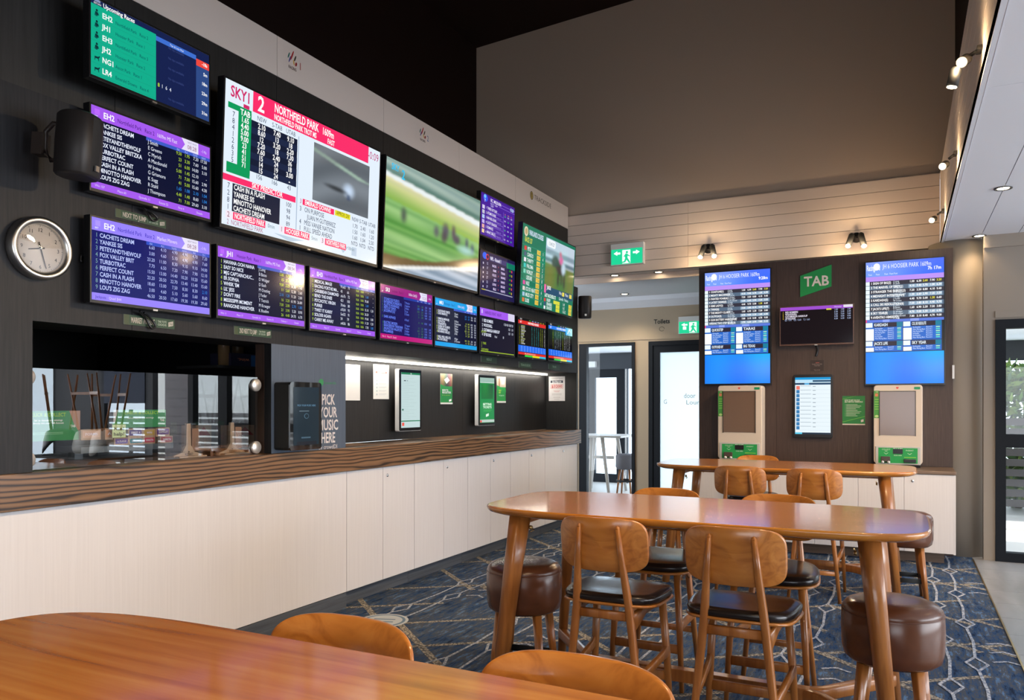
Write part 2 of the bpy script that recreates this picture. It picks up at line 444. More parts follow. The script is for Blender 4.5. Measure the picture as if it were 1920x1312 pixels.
b.box(XN-.1, XN-.004, Y2, 9.0, ZT, ZN+.05, 0); b.box(XN-.1, XL-.002, 9.0, YE, ZT, ZN, 0); b.box(-4.12, XL-.25, Y2, YE, ZN+.002, ZN+.06, 0)
struct('wall_niche', b, BLACKLAM)
# dark room behind the service window
b = MB()
b.box(-6.3, -6.2, 0, Y2, 0, 2.8, 0); b.box(-6.3, -4.0, Y0-1.3, Y0-1.2, 0, 2.8, 0); b.box(-6.3, XN-.04, Y2-.12, Y2-.02, 0, 2.8, 0)
b.box(-6.3, -3.9, Y0-1.3, Y2, 2.7, 2.8, 0); b.box(XU, XL-.06, Y1-.002, Y1-.0005, ZT, ZN, 1)
struct('wall_booth', b, [mat('booth_black', (.004, .0045, .006), .6), BROWNLAM])

# upper void over the wall
b = MB(); b.box(-5.2, .49, 9.10, 9.2, 3.85, 6.9); struct('wall_far_upper', b, UPWALL)
b = MB(); b.box(-5.2, -5.1, -4, 9.1, 3.9, 6.9); b.box(-5.15, XU-.05, -4, 9.1, 3.9, 3.95); b.box(.49, .6, -4, 9.1, 3.84, 6.9)
struct('wall_void', b, DARKWALL)
b = MB(); b.add([(-5.15, -4, 6.26), (.55, -4, 6.6), (.55, 9.15, 6.6), (-5.15, 9.15, 6.26), (-5.15, -4, 6.4), (.55, -4, 6.8), (.55, 9.15, 6.8), (-5.15, 9.15, 6.4)],
                [(0, 1, 2, 3), (4, 7, 6, 5), (0, 4, 5, 1), (2, 6, 7, 3)]); struct('ceiling_high', b, DARKWALL)

# weatherboard bulkheads
def boards(b, a0, a1, z0, z1, n, at, ax, seams, th=.02):
    h = (z1-z0)/n
    cuts = [a0]+seams+[a1]
    for i in range(n):
        for p, q in zip(cuts, cuts[1:]):
            lo, hi = z0+i*h+.0025, z0+(i+1)*h-.0025
            if ax == 'y': b.box(p+.001, q-.001, at, at+th, lo, hi, 0)
            else: b.box(at, at+th, p+.001, q-.001, lo, hi, 0)
b = MB(); boards(b, -4.2, XB-.001, ZC, ZBT, 6, YF, 'y', [onY(1290, 480, YF).x]); b.box(-4.2, XB, YF+.012, YF+.03, ZC, ZBT, 1); b.box(-4.2, XB, YF+.03, YF+.04, ZC, ZBT, 0)
b.box(-4.2, .5, YF+.0, YF+.24, ZBT-.005, ZBT, 0)
struct('wall_far_bulkhead', b, [WEATHER, GROOVE])
b = MB(); boards(b, -4, YF, ZC, ZBT, 6, XB, 'x', [3.2]); b.box(XB+.012, XB+.02, -4, YF, ZC, ZBT, 1); b.box(XB+.02, .5, -4, YF, ZC+.01, ZBT-.002, 0)
struct('wall_right_bulkhead', b, [WEATHER, GROOVE])
b = MB()
for i, x in enumerate([.38+k*.30 for k in range(23)]):
    for (a, c) in ((-4, 4.6), (4.6, 9.1)): b.box(x+.003, min(x+.297, 7.05), a+.002, c-.002, ZC, ZC+.02, 0)
b.box(XB, .377, -4, 9.06, ZC-.006, ZC+.02, 0)
b.box(XB, 7.1, -4, 9.1, ZC+.018, ZC+.06, 1)
struct('ceiling', b, [CEIL, GROOVE])
b = MB(); b.box(-4.2, .45, YF+.04, 9.28, ZC, ZC+.03); b.box(-6.2, .75, 9.28, 9.31, 3.017, ZC+.03, 0); b.box(-6.2, .75, 9.31, YW, 3.017, 3.06, 1)
struct('ceiling_corridor', b, [WEATHER, CEIL])
b = MB(); b.prism([(YW, 2.87), (YW, 3.017), (YW-.15, 3.017), (YW-.12, 2.96), (YW-.04, 2.90)], -6.2, .7, ax='x'); struct('trim_3', b, CEIL)

# corridor back wall with two openings
def bx(px): return onY(px, 700, YW).x
A0, A1, B0 = bx(1087), bx(1191), bx(1217); ZD = 2.377; B1 = bx(1345); G0, G1 = bx(1079.5), bx(1084)
b = MB()
b.box(-6.2, .7, YW, YW+.12, ZD, 3.06); b.box(-6.2, G0, YW, YW+.12, 0, ZD); b.box(A1, B0, YW, YW+.12, 0, ZD); b.box(B1, .7, YW, YW+.12, 0, ZD)
b.box(G1, A0, YW, YW+.12, 0, ZD, 0)
b.box(-6.3, -6.2, 9.1, YW, 0, 3.06); b.box(.6, .7, 9.1, YW, 0, 3.06)
b.box(-4.5, .7, YW-.012, YW, ZD+.03, ZD+.10)
struct('wall_far', b, TAUPE)
def frame(b, x0, x1, z0, z1, y0, y1, wd, m=0, bottom=True):
    b.box(x0, x0+wd, y0, y1, z0, z1, m); b.box(x1-wd, x1, y0, y1, z0, z1, m); b.box(x0+wd, x1-wd, y0, y1, z1-wd, z1, m)
    if bottom: b.box(x0+wd, x1-wd, y0, y1, z0, z0+wd, m)
b = MB(); frame(b, A0, A1, 0, ZD, YW-.03, YW+.09, .045, bottom=False); b.box(A0+.045, bx(1101), YW-.03, YW+.06, 0, ZD-.045)
d1 = struct('door_1', b, FRAME)
b = MB(); b.box(bx(1101), A1-.045, YW+.02, YW+.028, 0.02, ZD-.045); b.build('glass', GLASSW, d1)
b = MB(); frame(b, B0, B1, 0, ZD, YW-.03, YW+.09, .06, bottom=False); frame(b, B0+.06, B1-.06, .01, ZD-.06, YW-.015, YW+.04, .10)
d2 = struct('door_2', b, FRAME)
fm = bpy.data.materials.new('frosted_glass'); fm.use_nodes = True; nt = fm.node_tree; nt.nodes.remove(nt.nodes['Principled BSDF'])
tl_ = nod(fm, 'ShaderNodeBsdfTranslucent'); tl_.inputs[0].default_value = (.86, .93, .95, 1); nt.links.new(tl_.outputs[0], nt.nodes['Material Output'].inputs[0])
b = MB(); b.box(B0+.16, B1-.16, YW+.01, YW+.018, .11, ZD-.16); b.build('frosted_pane', fm, d2)
dk = mat('faded_lettering', (.25, .27, .28), .6)
b = MB()
def wtext(b, txt, px0, py, px1, hp, Y, m=0, bold=False):
    p = onY(px0, py, Y); q = onY(px1, py, Y); h = onY(px0, py-hp, Y).z-p.z
    mb = MB(); put_text(mb, txt, 0, 0, h, (1, 1, 1), 0, q.x-p.x, bold=bold)
    b.add([(p.x+a, Y, p.z+c) for a, c, _ in mb.v], mb.f, m)
wtext(b, 'door', 1282, 746, 1304, 9, YW+.006); wtext(b, 'Lounge', 1286, 758, 1325, 8, YW+.006); wtext(b, 'G', 1244, 757, 1251, 8, YW+.006)
b.build('lettering', dk, d2)
b = MB(); wtext(b, 'Toilets', 1226, 607, 1256, 8, YW-.004, bold=True)
o = b.build('toilets_lettering', MATTE); tag(o, 'black Toilets lettering on the taupe corridor wall', 'sign')
c0 = onY(1241, 616, YW); b = MB()
b.tube([(c0.x+.03*math.cos(a/6)*1.2, YW-.004, c0.z-.004+.03*math.sin(a/6)) for a in range(0, 34)], .0022, 4)
o = b.build('swirl_mark', MATTE); tag(o, 'small black swirl under the Toilets lettering', 'sign')

# sunroom beyond the corridor door: floor, far glazed door
b = MB(); b.box(-8, 3, YW+.12, 14.4, -.04, 0, 0); struct('floor_terrace', b, mat('pale_deck', (.55, .53, .50), .5))
def b2(px, Y): return onY(px, 700, Y).x
YG = 14.0; XA, XD_ = b2(1101, YG), b2(1171, YG)
zt = onY(1135, 692, YG).z; 
b = MB(); frame(b, XA, XD_, 0.0, zt, YG, YG+.08, .16); d3 = struct('door_3', b, FRAME)
b = MB(); b.box(XA+.16, XD_-.16, YG+.03, YG+.036, .16, zt-.16); b.build('glass', GLASSW, d3)
b = MB(); z1 = onY(1135, 662, YG).z; z2 = onY(1135, 676, YG).z
b.box(-9, 3, YG-.02, YG+.1, zt, z1, 0); b.box(-9, XA, YG, YG+.1, 0, zt, 0); b.box(b2(1174, YG), b2(1177, YG), YG, YG+.08, 0, zt, 0)
struct('wall_terrace', b, mat('blue_black_cladding', (.03, .035, .045), .4))
b = MB(); b.box(-9, 3, YW+.12, 14.2, z1, z1+.05); struct('ceiling_terrace', b, CEIL)
p = onY(1104, 685, YG-.03); b = MB(); b.box(p.x-.02, p.x+.16, YG-.12, YG-.02, p.z-.04, p.z+.07)
tag(b.build('camera_box', WHITE), 'small white box mounted high beside the glazed door of the terrace', 'wall box')

# TAB wall
PX0, PX1 = onY(1310.5, 600, YP).x, onY(1787, 600, YP).x; ZP = 3.0
b = MB()
cuts = [PX0, onY(1456, 600, YP).x, onY(1611, 600, YP).x, PX1]
for a, c in zip(cuts, cuts[1:]): b.box(a+.001, c-.001, YP, YP+.02, .87, ZP)
b.box(PX0, PX1, YP+.018, YP+.16, 0, ZP); b.box(PX0-.0, PX1, YP+.02, YP+.35, ZP-.03, ZP-.001)
struct('wall_terminal', b, BROWNLAM)
# column
b = MB(); b.lathe([(.28, 0), (.28, ZC)], 64, cx=.525, cy=8.985); o = struct('column', b, COLP)
# terrace door wall on the right
def mirX(px, Y=YD, X=-3.66):
    d = ray(px, 700); t = X/d.x; return X+(Y-d.y*t)*(-d.x)/d.y
m = [mirX(p) for p in (427, 414, 367.4, 354.5, 310, 286, 207, 190, 104, 61)]
XW0 = onY(1866, 800, YD).x
b = MB(); b.box(.70, XW0, YD, YD+.12, 0, ZC); b.box(XW0, 7.0, YD, YD+.12, 2.28, ZC); b.box(m[3], m[4], YD, YD+.12, 0, 2.28, 1)
b.box(.7, 7, YD-.02, YD, ZC-.12, ZC); b.box(XW0, 7.0, YD-.012, YD, 2.30, 2.36)
for i in range(16): b.box(m[3]+.01, m[4]-.01, YD-.02, YD+.0, .02+i*.142, .15+i*.142, 1)
b.box(m[5], m[5]+.12, YD, YD+.1, 0, 2.28, 2); b.box(m[7], m[8], YD, YD+.1, 0, 2.28, 2); b.box(m[8]+0, 7, YD, YD+.1, 0, .25, 2)
struct('wall_terrace_door', b, [COLP, mat('grey_cladding_boards', (.42, .40, .42), .7), mat('dark_recess_paint', (.02, .022, .028), .6)])
b = MB(); x1 = m[0]
frame(b, XW0, x1+.09, 0, 2.28, YD-.02, YD+.09, .085); b.box(XW0+.085, x1, YD-.01, YD+.07, 1.075, 1.20); 
d4 = struct('door_4', b, FRAME); b = MB(); b.box(XW0+.08, x1, YD+.03, YD+.036, .08, 2.2); b.build('glass', GLASSW, d4)
b = MB(); frame(b, x1+.09, m[3], 0, 2.28, YD-.02, YD+.09, .10); d5 = struct('door_5', b, FRAME)
b = MB(); b.box(x1+.18, m[3]-.1, YD+.03, YD+.036, .08, 2.2); b.build('glass', GLASSW, d5)
b = MB(); frame(b, m[5]+.12, m[7], 0, 2.28, YD, YD+.09, .07); w1 = struct('window_1', b, FRAME)
b = MB(); b.box(m[5]+.18, m[7]-.07, YD+.03, YD+.036, .08, 2.2); b.build('glass', GLASSW, w1)
b = MB(); b.box(m[5]+.18, m[7]-.07, YD-.01, YD+.0, 1.50, 2.24); b.build('roller_blind', mat('blue_grey_blind', (.035, .05, .09), .7), w1)
b = MB(); frame(b, m[8], 7.0, .25, 2.28, YD, YD+.09, .07); b.box(m[8]+1, m[8]+1.07, YD, YD+.09, .3, 2.2); w2 = struct('window_2', b, FRAME)
b = MB(); b.box(m[8]+.07, 6.93, YD+.03, YD+.036, .3, 2.2); b.build('glass', GLASSW, w2)
# rear and right walls of the room
b = MB(); b.box(-6.3, 7.1, -4.1, -4.0, 0, 6.9); struct('wall_rear', b, TAUPE)
b = MB(); b.box(7.0, 7.1, -4.0, 8.7, 0, ZC+.05); struct('wall_right', b, TAUPE)

# outside
b = MB(); b.box(.3, 12, YD+.12, 16, -.06, -.02); struct('floor_deck', b, mat('sunlit_deck', (.62, .60, .57), .6))
t = thing('slat_fence', 'dark horizontal slat fence on the terrace beyond the glazed door', 'fence', (0, 12.2, 0))
sl = mat('fence_slat_paint', (.05, .045, .045), .5)
b = MB()
for i in range(9): b.box(.6, 11, 0, .03, .12+i*.135, .215+i*.135)
b.build('slats', sl, t)
for k in range(6): b = MB(); b.box(.8+k*2, .87+k*2, .03, .09, -.02, 1.36); b.build('post', sl, t)
def shrub(x, y, z0, rx, rz, seed, label, colr, name='shrub'):
    rnd = random.Random(seed); b = MB(); n = 5200
    for _ in range(n):
        a = rnd.uniform(0, 6.28); v = rnd.uniform(-1, 1); rr = rnd.uniform(.45, 1)**.5; q = math.sqrt(1-v*v)
        c = Vector((rx*rr*q*math.cos(a), rx*.8*rr*q*math.sin(a), rz*rr*v+rz)); s_ = rnd.uniform(.045, .10)
        e1 = Vector((rnd.gauss(0, 1), rnd.gauss(0, 1), rnd.gauss(0, 1))).normalized(); e2 = e1.orthogonal().normalized()
        b.add([c-e1*s_, c+e2*s_*.45, c+e1*s_, c-e2*s_*.45], [(0, 1, 2, 3)], rnd.randint(0, 2))
    g = thing(name, label, 'shrub', (x, y, z0), group='shrubs outside the terrace door')
    b.build('foliage', [mat(colr+'_leaf_a', (.10, .22, .03), .5), mat(colr+'_leaf_b', (.22, .34, .06), .5), mat(colr+'_leaf_c', (.05, .13, .03), .5)], g)
    b = MB(); b.tube([(0, 0, -.1), (.02, 0, rz)], [.05, .02], 8); b.build('stem', mat('bark', (.08, .05, .03), .8), g)
shrub(1.5, 13.2, 0, 1.0, 1.05, 1, 'green leafy shrub seen through the upper glass of the right hand door', 'green')
shrub(3.6, 13.7, 0, .8, .95, 2, 'green leafy shrub mirrored in the service window behind the fence', 'green')
b = MB(); b.box(3.5, 12, 15.2, 15.4, 0, 3.0); b.prism([(4.2, 0), (6.5, 1.7), (9, 1.7), (9, 0)], 14.6, 15.19, ax='y'); struct('wall_garden', b, mat('white_render', (.7, .7, .68), .8))
#@@THINGS
# ------------------------------------------------------------------ counter and cabinets along the left wall
YL0 = -1.2
b = MB()
b.box(-4.02, XC, YL0, YE+.02, ZB, ZT, 0); b.box(-4.35, -4.02, Y0-.1, Y2-.13, ZT-.04, ZT, 0)
t = b.build('betting_counter', COUNTER, bevel=.003); tag(t, 'long dark oak counter top with bold grain along the left wall', 'counter')
KT = .115
YP0 = Yx(650, -3.615)
t = thing('long_cabinet', 'long plain cream panel under the counter, left of the locker doors', 'cabinet', (0, 0, 0))
b = MB(); b.box(-3.9, XL+.0, YL0, YP0-.002, KT, ZB-.006); b.build('panel', CREAM, t, bevel=.002)
b = MB(); b.box(-3.88, XL-.001, YL0, YP0-.002, 0, KT-.004); b.build('kickboard', KICK, t)
dpx = [650, 718, 777, 832, 877, 920, 957, 992, 1022, 1052, 1082.5]
def lock(b, x, y, z, ax, s=1):
    if ax == 'x': b.lathe([(.0001, .006), (.009, .006), (.012, .002), (.012, 0)], 16, 0, 0, 0)
cabs = [(0, 2), (2, 4), (4, 6), (6, 8), (8, 10)]
names = ['nearest the long plain panel', 'second from the long plain panel', 'in the middle of the row', 'second from the corridor end', 'at the corridor end of the row']
for (i, j), nm in zip(cabs, names):
    ya, yb = Yx(dpx[i], XL), Yx(dpx[j], XL)
    t = thing('counter_cabinet', 'cream two door cabinet under the counter, '+nm, 'cabinet', (XL, ya, 0), group='cream cabinets under the left counter')
    b = MB(); b.box(-.36, -.021, .001, yb-ya-.001, KT, ZB-.008); b.build('carcass', CREAM, t)
    b = MB(); b.box(-.34, -.065, .001, yb-ya-.001, 0, KT-.002); b.build('kickboard', KICK, t)
    ym = Yx(dpx[i+1], XL)-ya
    for k, (c, d) in enumerate(((.0015, ym-.0015), (ym+.0015, yb-ya-.0015))):
        b = MB(); b.box(-.02, 0, c+.001, d-.001, KT, ZB-.008); dr = b.build('door', CREAM, t, bevel=.0015)
        if k == 1:
            b = MB(); b.lathe([(.013, .0), (.013, .004), (.010, .007), (.0005, .007)], 16); b.box(-.0015, .0015, -.006, .006, .007, .0075)
            b.build('lock', CHROME, dr, loc=(0, c+.055, ZB-.075), rot=(0, R(90), 0))
# the terminal wall's low cabinet
YC = 8.11; ZK = .869
t = thing('terminal_cabinet', 'cream low cabinet with a bronze edged top below the betting terminals', 'cabinet', (0, 0, 0))
xs = [onY(p, 950, YC).x for p in (1309, 1390, 1446, 1527, 1609, 1695)]+[onY(1788.5, 950, YC).x]
b = MB(); b.box(xs[0], xs[-1], YC+.021, YP-.002, .115, ZK-.034); b.box(xs[-1]-.001, xs[-1]+.016, YC+.0, YP-.002, .11, ZK-.034); b.build('carcass', CREAM, t)
b = MB(); b.box(xs[0], xs[-1]+.02, YC-.012, YP-.002, ZK-.033, ZK); b.build('cabinet_top', grain('bronze_laminate', (1, 20, 20), [(.3, (.12, .075, .05)), (.7, (.2, .13, .09))], rough=.4, nscale=3), t, bevel=.006)
b = MB(); b.box(xs[0], xs[-1]-.07, YC+.16, YP-.01, 0, .114); b.build('kickboard', grain('bronze_laminate', (1, 1, 1), [(0, (1, 1, 1)), (1, (1, 1, 1))]), t)
for i, (a, c) in enumerate(zip(xs, xs[1:])):
    b = MB(); b.box(a+.0015, c-.0015, YC, YC+.02, .115, ZK-.036); dr = b.build('door', CREAM, t, bevel=.0015)
    if i in (5, 2):
        b = MB(); b.lathe([(.013, .0), (.013, .004), (.010, .007), (.0005, .007)], 16); b.build('lock', CHROME, dr, loc=(a+.07, YC, ZK-.10), rot=(R(90), 0, 0))

# ------------------------------------------------------------------ high tables
TZ = .98; TL_, TW = 2.0, .90
def make_table():
    t = thing('high_table', '', 'table', group='oak high tables with rounded ends')
    b = MB()
    def ring(ins, z): return [(x, y, z) for x, y in sup(TL_/2-ins, TW/2-ins, 5.2, 96)]
    b.loft([ring(.045, TZ-.042), ring(.012, TZ-.030), ring(.003, TZ-.020), ring(0, TZ-.010), ring(.002, TZ-.003), ring(.008, TZ)], 0)
    b.build('tabletop', WOOD_T, t)
    for sx in (-1, 1):
        for sy in (-1, 1):
            b = MB(); b.sbar((sx*.775, sy*.325, TZ-.042), (sx*.87, sy*.41, 0), .075, .105, .046, .058, up=(sx*.4, sy, 0), e=3.6, mid=([(sx*.80, sy*.35, .70)], [.070], [.088]))
            lg = b.build('leg', WOOD_L, t)
            b = MB(); b.sbar((sx*.775, sy*.295, TZ-.055), (sx*.775, sy*.13, TZ-.058), .05, .085, .045, .03, up=(0, 0, 1), mid=([(sx*.775, sy*.22, TZ-.052)], [.05], [.045])); b.build('bracket', WOOD_L, lg)
            b = MB(); b.lathe([(.0005, .012), (.009, .012), (.011, .004), (.011, 0)], 12); b.tube([(.0, .012, .005), (.016, .018, .012), (.018, -.012, .010)], .003, 6)
            b.build('bolt', BRASS, lg, loc=(sx*(.775-.045), sy*.31, TZ-.10), rot=(0, R(-90*sx), 0))
        b = MB(); b.box(sx*.775-.022, sx*.775+.022, -.26, .26, TZ-.085, TZ-.043); b.build('end_rail', WOOD_L, t, bevel=.004)
    b = MB(); b.box(-.76, .76, -.03, .03, TZ-.085, TZ-.043); b.build('top_rail', WOOD_L, t, bevel=.004)
    b = MB(); b.box(-.52, .52, -.028, .028, .14, .20)
    for sx in (-1, 1):
        for sy in (-1, 1): b.sbar((sx*.50, sy*.004, .17), (sx*.852, sy*.38, .17), .05, .058, .05, .058, e=5, mid=([(sx*.58, sy*.05, .17)], [.05], [.058]))
    b.build('stretcher', WOOD_L, t, bevel=.004)
    return t
tb = make_table()
tpos = [((-.89, 3.735, 0), 0, 'oak high table in the middle of the room'), ((-.89, 6.78, 0), 0, 'oak high table nearest the betting terminals'),
        ((-.88, .825, 0), 0, 'oak high table top filling the near left corner of the photo')]
tb.location = tpos[0][0]; tb['label'] = tpos[0][2]

# ------------------------------------------------------------------ counter chairs
def make_chair():
    t = thing('counter_chair', '', 'chair', group='oak counter chairs with black leather seats')
    def ring(a, bb, z, e=3.4, n=56, sad=0, cup=0):
        out = []
        for x, y in sup(a, bb, e, n):
            zz = z-sad*(1-(x/.21)**2)*.6+cup*max(0, (-y/.2))**3
            out.append((x*(1+.07*y/.2), y, zz))
        return out
    b = MB()
    b.loft([ring(.220, .212, .600, sad=.012, cup=.02), ring(.228, .219, .606, sad=.012, cup=.02), ring(.220, .212, .613, sad=.012, cup=.02)], 0)
    b.build('seat_shell', WOOD_B, t)
    b = MB()
    L_ = [(.212, .203, .613), (.222, .214, .622), (.224, .215, .638), (.215, .206, .650), (.185, .178, .658), (.10, .10, .661), (.03, .03, .662)]
    b.loft([ring(p, q, z, sad=.012, cup=.018) for p, q, z in L_], 0)
    b.build('seat_cushion', LEATHER, t)
    # curved plywood backrest
    n, mm = 28, 10
    def P(u, v, off):       # u in -1..1, v in -1..1 inside a rounded rectangle
        x = .200*u; z = .880+.118*v
        y = -.232+.055*(u*u)-.018*v+off
        return (x, y, z)
    poly = rrect(-1, 1, -1, 1, .001, 1)
    b = MB(); prof = sup(1, 1, 4.2, 64)
    rings = []
    for k, off, sc in ((0, -.0075, 0), (0, -.0075, .5), (0, -.0075, .97), (0, -.004, 1.0), (0, .004, 1.0), (0, .0075, .97), (0, .0075, .5), (0, .0075, 0)):
        rings.append([P(u*max(sc, .004), v*max(sc, .004), off) for u, v in prof])
    b.loft(rings, 0, cap=False); b.build('backrest', WOOD_B, t)
    for s in (-1, 1):
        b = MB(); b.sbar((s*.182, -.205, 0), (s*.086, -.252, .962), .026, .030, .020, .020, up=(0, 1, 0), e=2.6, mid=([(s*.148, -.190, .34), (s*.120, -.190, .60), (s*.098, -.236, .83)], [.032, .036, .028], [.036, .042, .028]))
        b.lathe([(.0105, .955), (.008, .964), (.0005, .969)], 12, 0, s*.086, -.252)
        b.build('leg', WOOD_L, t)
        b = MB(); b.sbar((s*.158, .170, .598), (s*.192, .205, 0), .034, .042, .022, .026, up=(0, 1, 0), e=3, mid=([(s*.176, .190, .33)], [.032], [.040])); b.build('leg', WOOD_L, t)
        b = MB(); b.sbar((s*.130, -.190, .545), (s*.158, .165, .580), .026, .085, .026, .036, e=4, mid=([(s*.142, -.06, .578)], [.026], [.040])); b.build('seat_rail', WOOD_L, t)
        b = MB(); b.sbar((s*.152, -.195, .30), (s*.180, .190, .335), .024, .040, .024, .060, e=4, mid=([(s*.173, .12, .325)], [.024], [.040])); b.build('side_stretcher', WOOD_L, t)
    b = MB(); b.sbar((-.125, -.185, .572), (.125, -.185, .572), .022, .04, .022, .04, e=4); b.build('cross_rail', WOOD_L, t)
    b = MB(); b.sbar((-.182, .195, .215), (.182, .195, .215), .024, .046, .024, .046, e=4); b.build('footrest', WOOD_L, t)
    b = MB(); b.sbar((-.166, -.198, .215), (.166, -.198, .215), .022, .034, .022, .034, e=4); b.build('back_stretcher', WOOD_L, t)
    return t
ch = make_chair()
def backpos(px, py, z=1.0): return onZ(px, py, z)
p1 = backpos(1132, 968); p2 = backpos(1380, 988)
F1, F2, F3 = 3.13+.24, 4.34-.24, 6.33+.24
cpos = [((-1.155, F1, 0), 0, 'oak chair, left of the two on the near side of the middle table'),
        ((-.595, F1-.02, 0), 0, 'oak chair, right of the two on the near side of the middle table'),
        ((-1.20, 4.36-.2, 0), R(180), 'oak counter chair across the middle table, left one, its back top above the table'),
        ((-.585, 4.32-.2, 0), R(180), 'oak counter chair across the middle table, right one, its back top above the table'),
        ((-1.14, 6.47, 0), 0, 'oak counter chair, left of the two on the near side of the farthest table'),
        ((-.59, 6.45, 0), 0, 'oak counter chair, right of the two on the near side of the farthest table'),
        ((-1.38+.0, 7.60-.22, 0), R(180), 'oak counter chair on the far side of the farthest table, by the left terminal'),
        ((-1.11, 1.41-.24, 0), R(180), 'oak counter chair whose back rises behind the near table, left one by the steel kickplate'),
        ((-.545, 1.39-.24, 0), R(180), 'oak counter chair whose back rises behind the near table, right one at the bottom centre')]
pfar = backpos(1421, 853)
cpos[6] = ((pfar.x, pfar.y-.22, 0), R(180), cpos[6][2])
ch.location = cpos[0][0]; ch.rotation_euler = (0, 0, cpos[0][1]); ch['label'] = cpos[0][2]

# ------------------------------------------------------------------ round leather stools
def make_stool():
    t = thing('leather_stool', '', 'stool', group='round brown leather stools with wooden legs')
    b = MB(); b.lathe([(.0005, .668), (.09, .667), (.15, .661), (.178, .649), (.190, .634), (.1945, .619), (.193, .615), (.1955, .611), (.198, .54), (.195, .465), (.187, .430), (.168, .414), (.0005, .411)], 48)
    b.build('cushion', TAN, t)
    b = MB(); b.lathe([(.1935, .6175), (.1975, .6155), (.1935, .6135)], 48, cap=False); b.build('seam', mat('tan_piping', (.10, .03, .012), .4), t)
    for k in range(4):
        a = R(45+90*k); c, s_ = math.cos(a), math.sin(a)
        b = MB(); b.sbar((c*.140, s_*.140, .418), (c*.195, s_*.195, 0), .040, .040, .026, .026, up=(c, s_, 0), e=6); b.build('leg', WOOD_L, t)
    b = MB(); r_ = .166
    for k in range(4):
        a, a2 = R(45+90*k), R(135+90*k)
        b.sbar((math.cos(a)*r_, math.sin(a)*r_, .165), (math.cos(a2)*r_, math.sin(a2)*r_, .165), .006, .034, .006, .034, e=6)
    b.build('footrest_ring', MATTE, t)
    return t
st = make_stool()
spos = [((-1.765, 3.66, 0), R(8), 'round brown leather stool tucked under the left end of the middle table'),
        ((-.035, 3.62, 0), R(-4), 'round brown leather stool tucked under the right end of the middle table'),
        ((.02, 6.62, 0), R(5), 'round brown leather stool tucked under the right end of the farthest table'),
        ((-1.80, 6.62, 0), R(0), 'round brown leather stool tucked under the left end of the farthest table')]
st.location = spos[0][0]; st.rotation_euler = (0, 0, spos[0][1]); st['label'] = spos[0][2]
for q in tpos[1:]: dup(tb, q[0], (0, 0, q[1]), q[2])
for q in cpos[1:]: dup(ch, q[0], (0, 0, q[1]), q[2])
for q in spos[1:]: dup(st, q[0], (0, 0, q[1]), q[2])

# terrace furniture beyond the corridor door
YT = 12.4
pt = onY(1150, 815, YT)
t = thing('terrace_table', 'pale high table with splayed legs on the bright terrace beyond the corridor door', 'table', (0, 0, 0))
ws = mat('whitewashed_wood', (.62, .58, .54), .5)
xa, xb = onY(1075, 800, YT).x, onY(1180, 800, YT).x; zt_ = onY(1150, 815, YT).z
b = MB(); b.box(xa-.6, xb, YT-.45, YT+.45, zt_-.035, zt_); b.build('tabletop', ws, t, bevel=.01)
for (p, q, yy) in ((1123, 1122, -.36), (1144, 1160, .36), (1102, 1092, .36), (1143, 1157, -.36)):
    a_, c_ = onY(p, 820, YT), onY(q, 925, YT); k = zt_/(zt_-c_.z) if zt_-c_.z else 1
    b = MB(); b.sbar((a_.x, YT+yy, zt_-.03), (a_.x+(c_.x-a_.x)*k, YT+yy*1.1, 0), .06, .06, .045, .045); b.build('leg', ws, t)
zz = onY(1130, 857, YT).z; b = MB(); b.box(onY(1096, 857, YT).x, onY(1152, 857, YT).x, YT-.03, YT+.03, zz-.025, zz+.025); b.build('stretcher', ws, t)
p = onY(1174, 900, 12.0)
t = thing('terrace_stool', 'grey upholstered round stool on the terrace, half hidden by the door post', 'stool', (p.x, 12.0, 0))
z0_, z1_ = onY(1174, 879, 12.0).z, onY(1174, 850, 12.0).z
b = MB(); b.lathe([(.0005, z1_), (.13, z1_-.005), (.165, z1_-.03), (.17, z0_+.04), (.15, z0_), (.0005, z0_)], 32); b.build('cushion', mat('grey_upholstery', (.16, .155, .18), .6), t)
for k in range(4):
    a = R(45+90*k); c, s_ = math.cos(a), math.sin(a)
    b = MB(); b.sbar((c*.11, s_*.11, z0_), (c*.17, s_*.17, 0), .035, .035, .025, .025); b.build('leg', WOOD_L, t)
b = MB(); b.lathe([(.155, .24), (.16, .24), (.16, .27), (.155, .27), (.155, .24)], 24, cap=False); b.build('footrest_ring', MATTE, t)

# shell chairs stacked upside down on a table at the right, seen only mirrored in the service window
def shell_chair(loc, rz, label, colr):
    t = thing('shell_chair', label, 'chair', loc, (R(180), 0, rz), 'shell chairs turned upside down on the table')
    b = MB(); rings = []
    for k in range(9):
        a = k/8; rr = .07+.17*math.sin(a*math.pi/2); z = .02+.16*(1-math.cos(a*math.pi/2))*1.0
        rings.append([(x*(1.0), y*(1.0), z+(.20*max(0, -y/.24)**2 if k > 4 else 0)*(k-4)/4) for x, y in sup(rr, rr, 2.6, 32)])
    b.loft(rings, 0, cap=False); o = b.build('shell', mat(colr, (.72, .70, .64), .35) if colr == 'white_shell' else mat(colr, (.03, .03, .035), .4), t)
    o.location = (0, 0, 0); md = o.modifiers.new('thick', 'SOLIDIFY'); md.thickness = .012
    for sx in (-1, 1):
        for sy in (-1, 1): b = MB(); b.sbar((sx*.12, sy*.12, .03), (sx*.22, sy*.22, -.78), .03, .03, .02, .02); b.build('leg', WOOD_L, t)
    b = MB(); b.box(-.19, .19, -.20, -.17, -.52, -.48); b.box(-.19, .19, .17, .20, -.50, -.46); b.build('footrest', WOOD_L, t)
    return t
TX, TY = 3.4, 7.35
t = thing('side_table', 'dark square table carrying upside down chairs, mirrored in the service window', 'table', (TX, TY, 0))
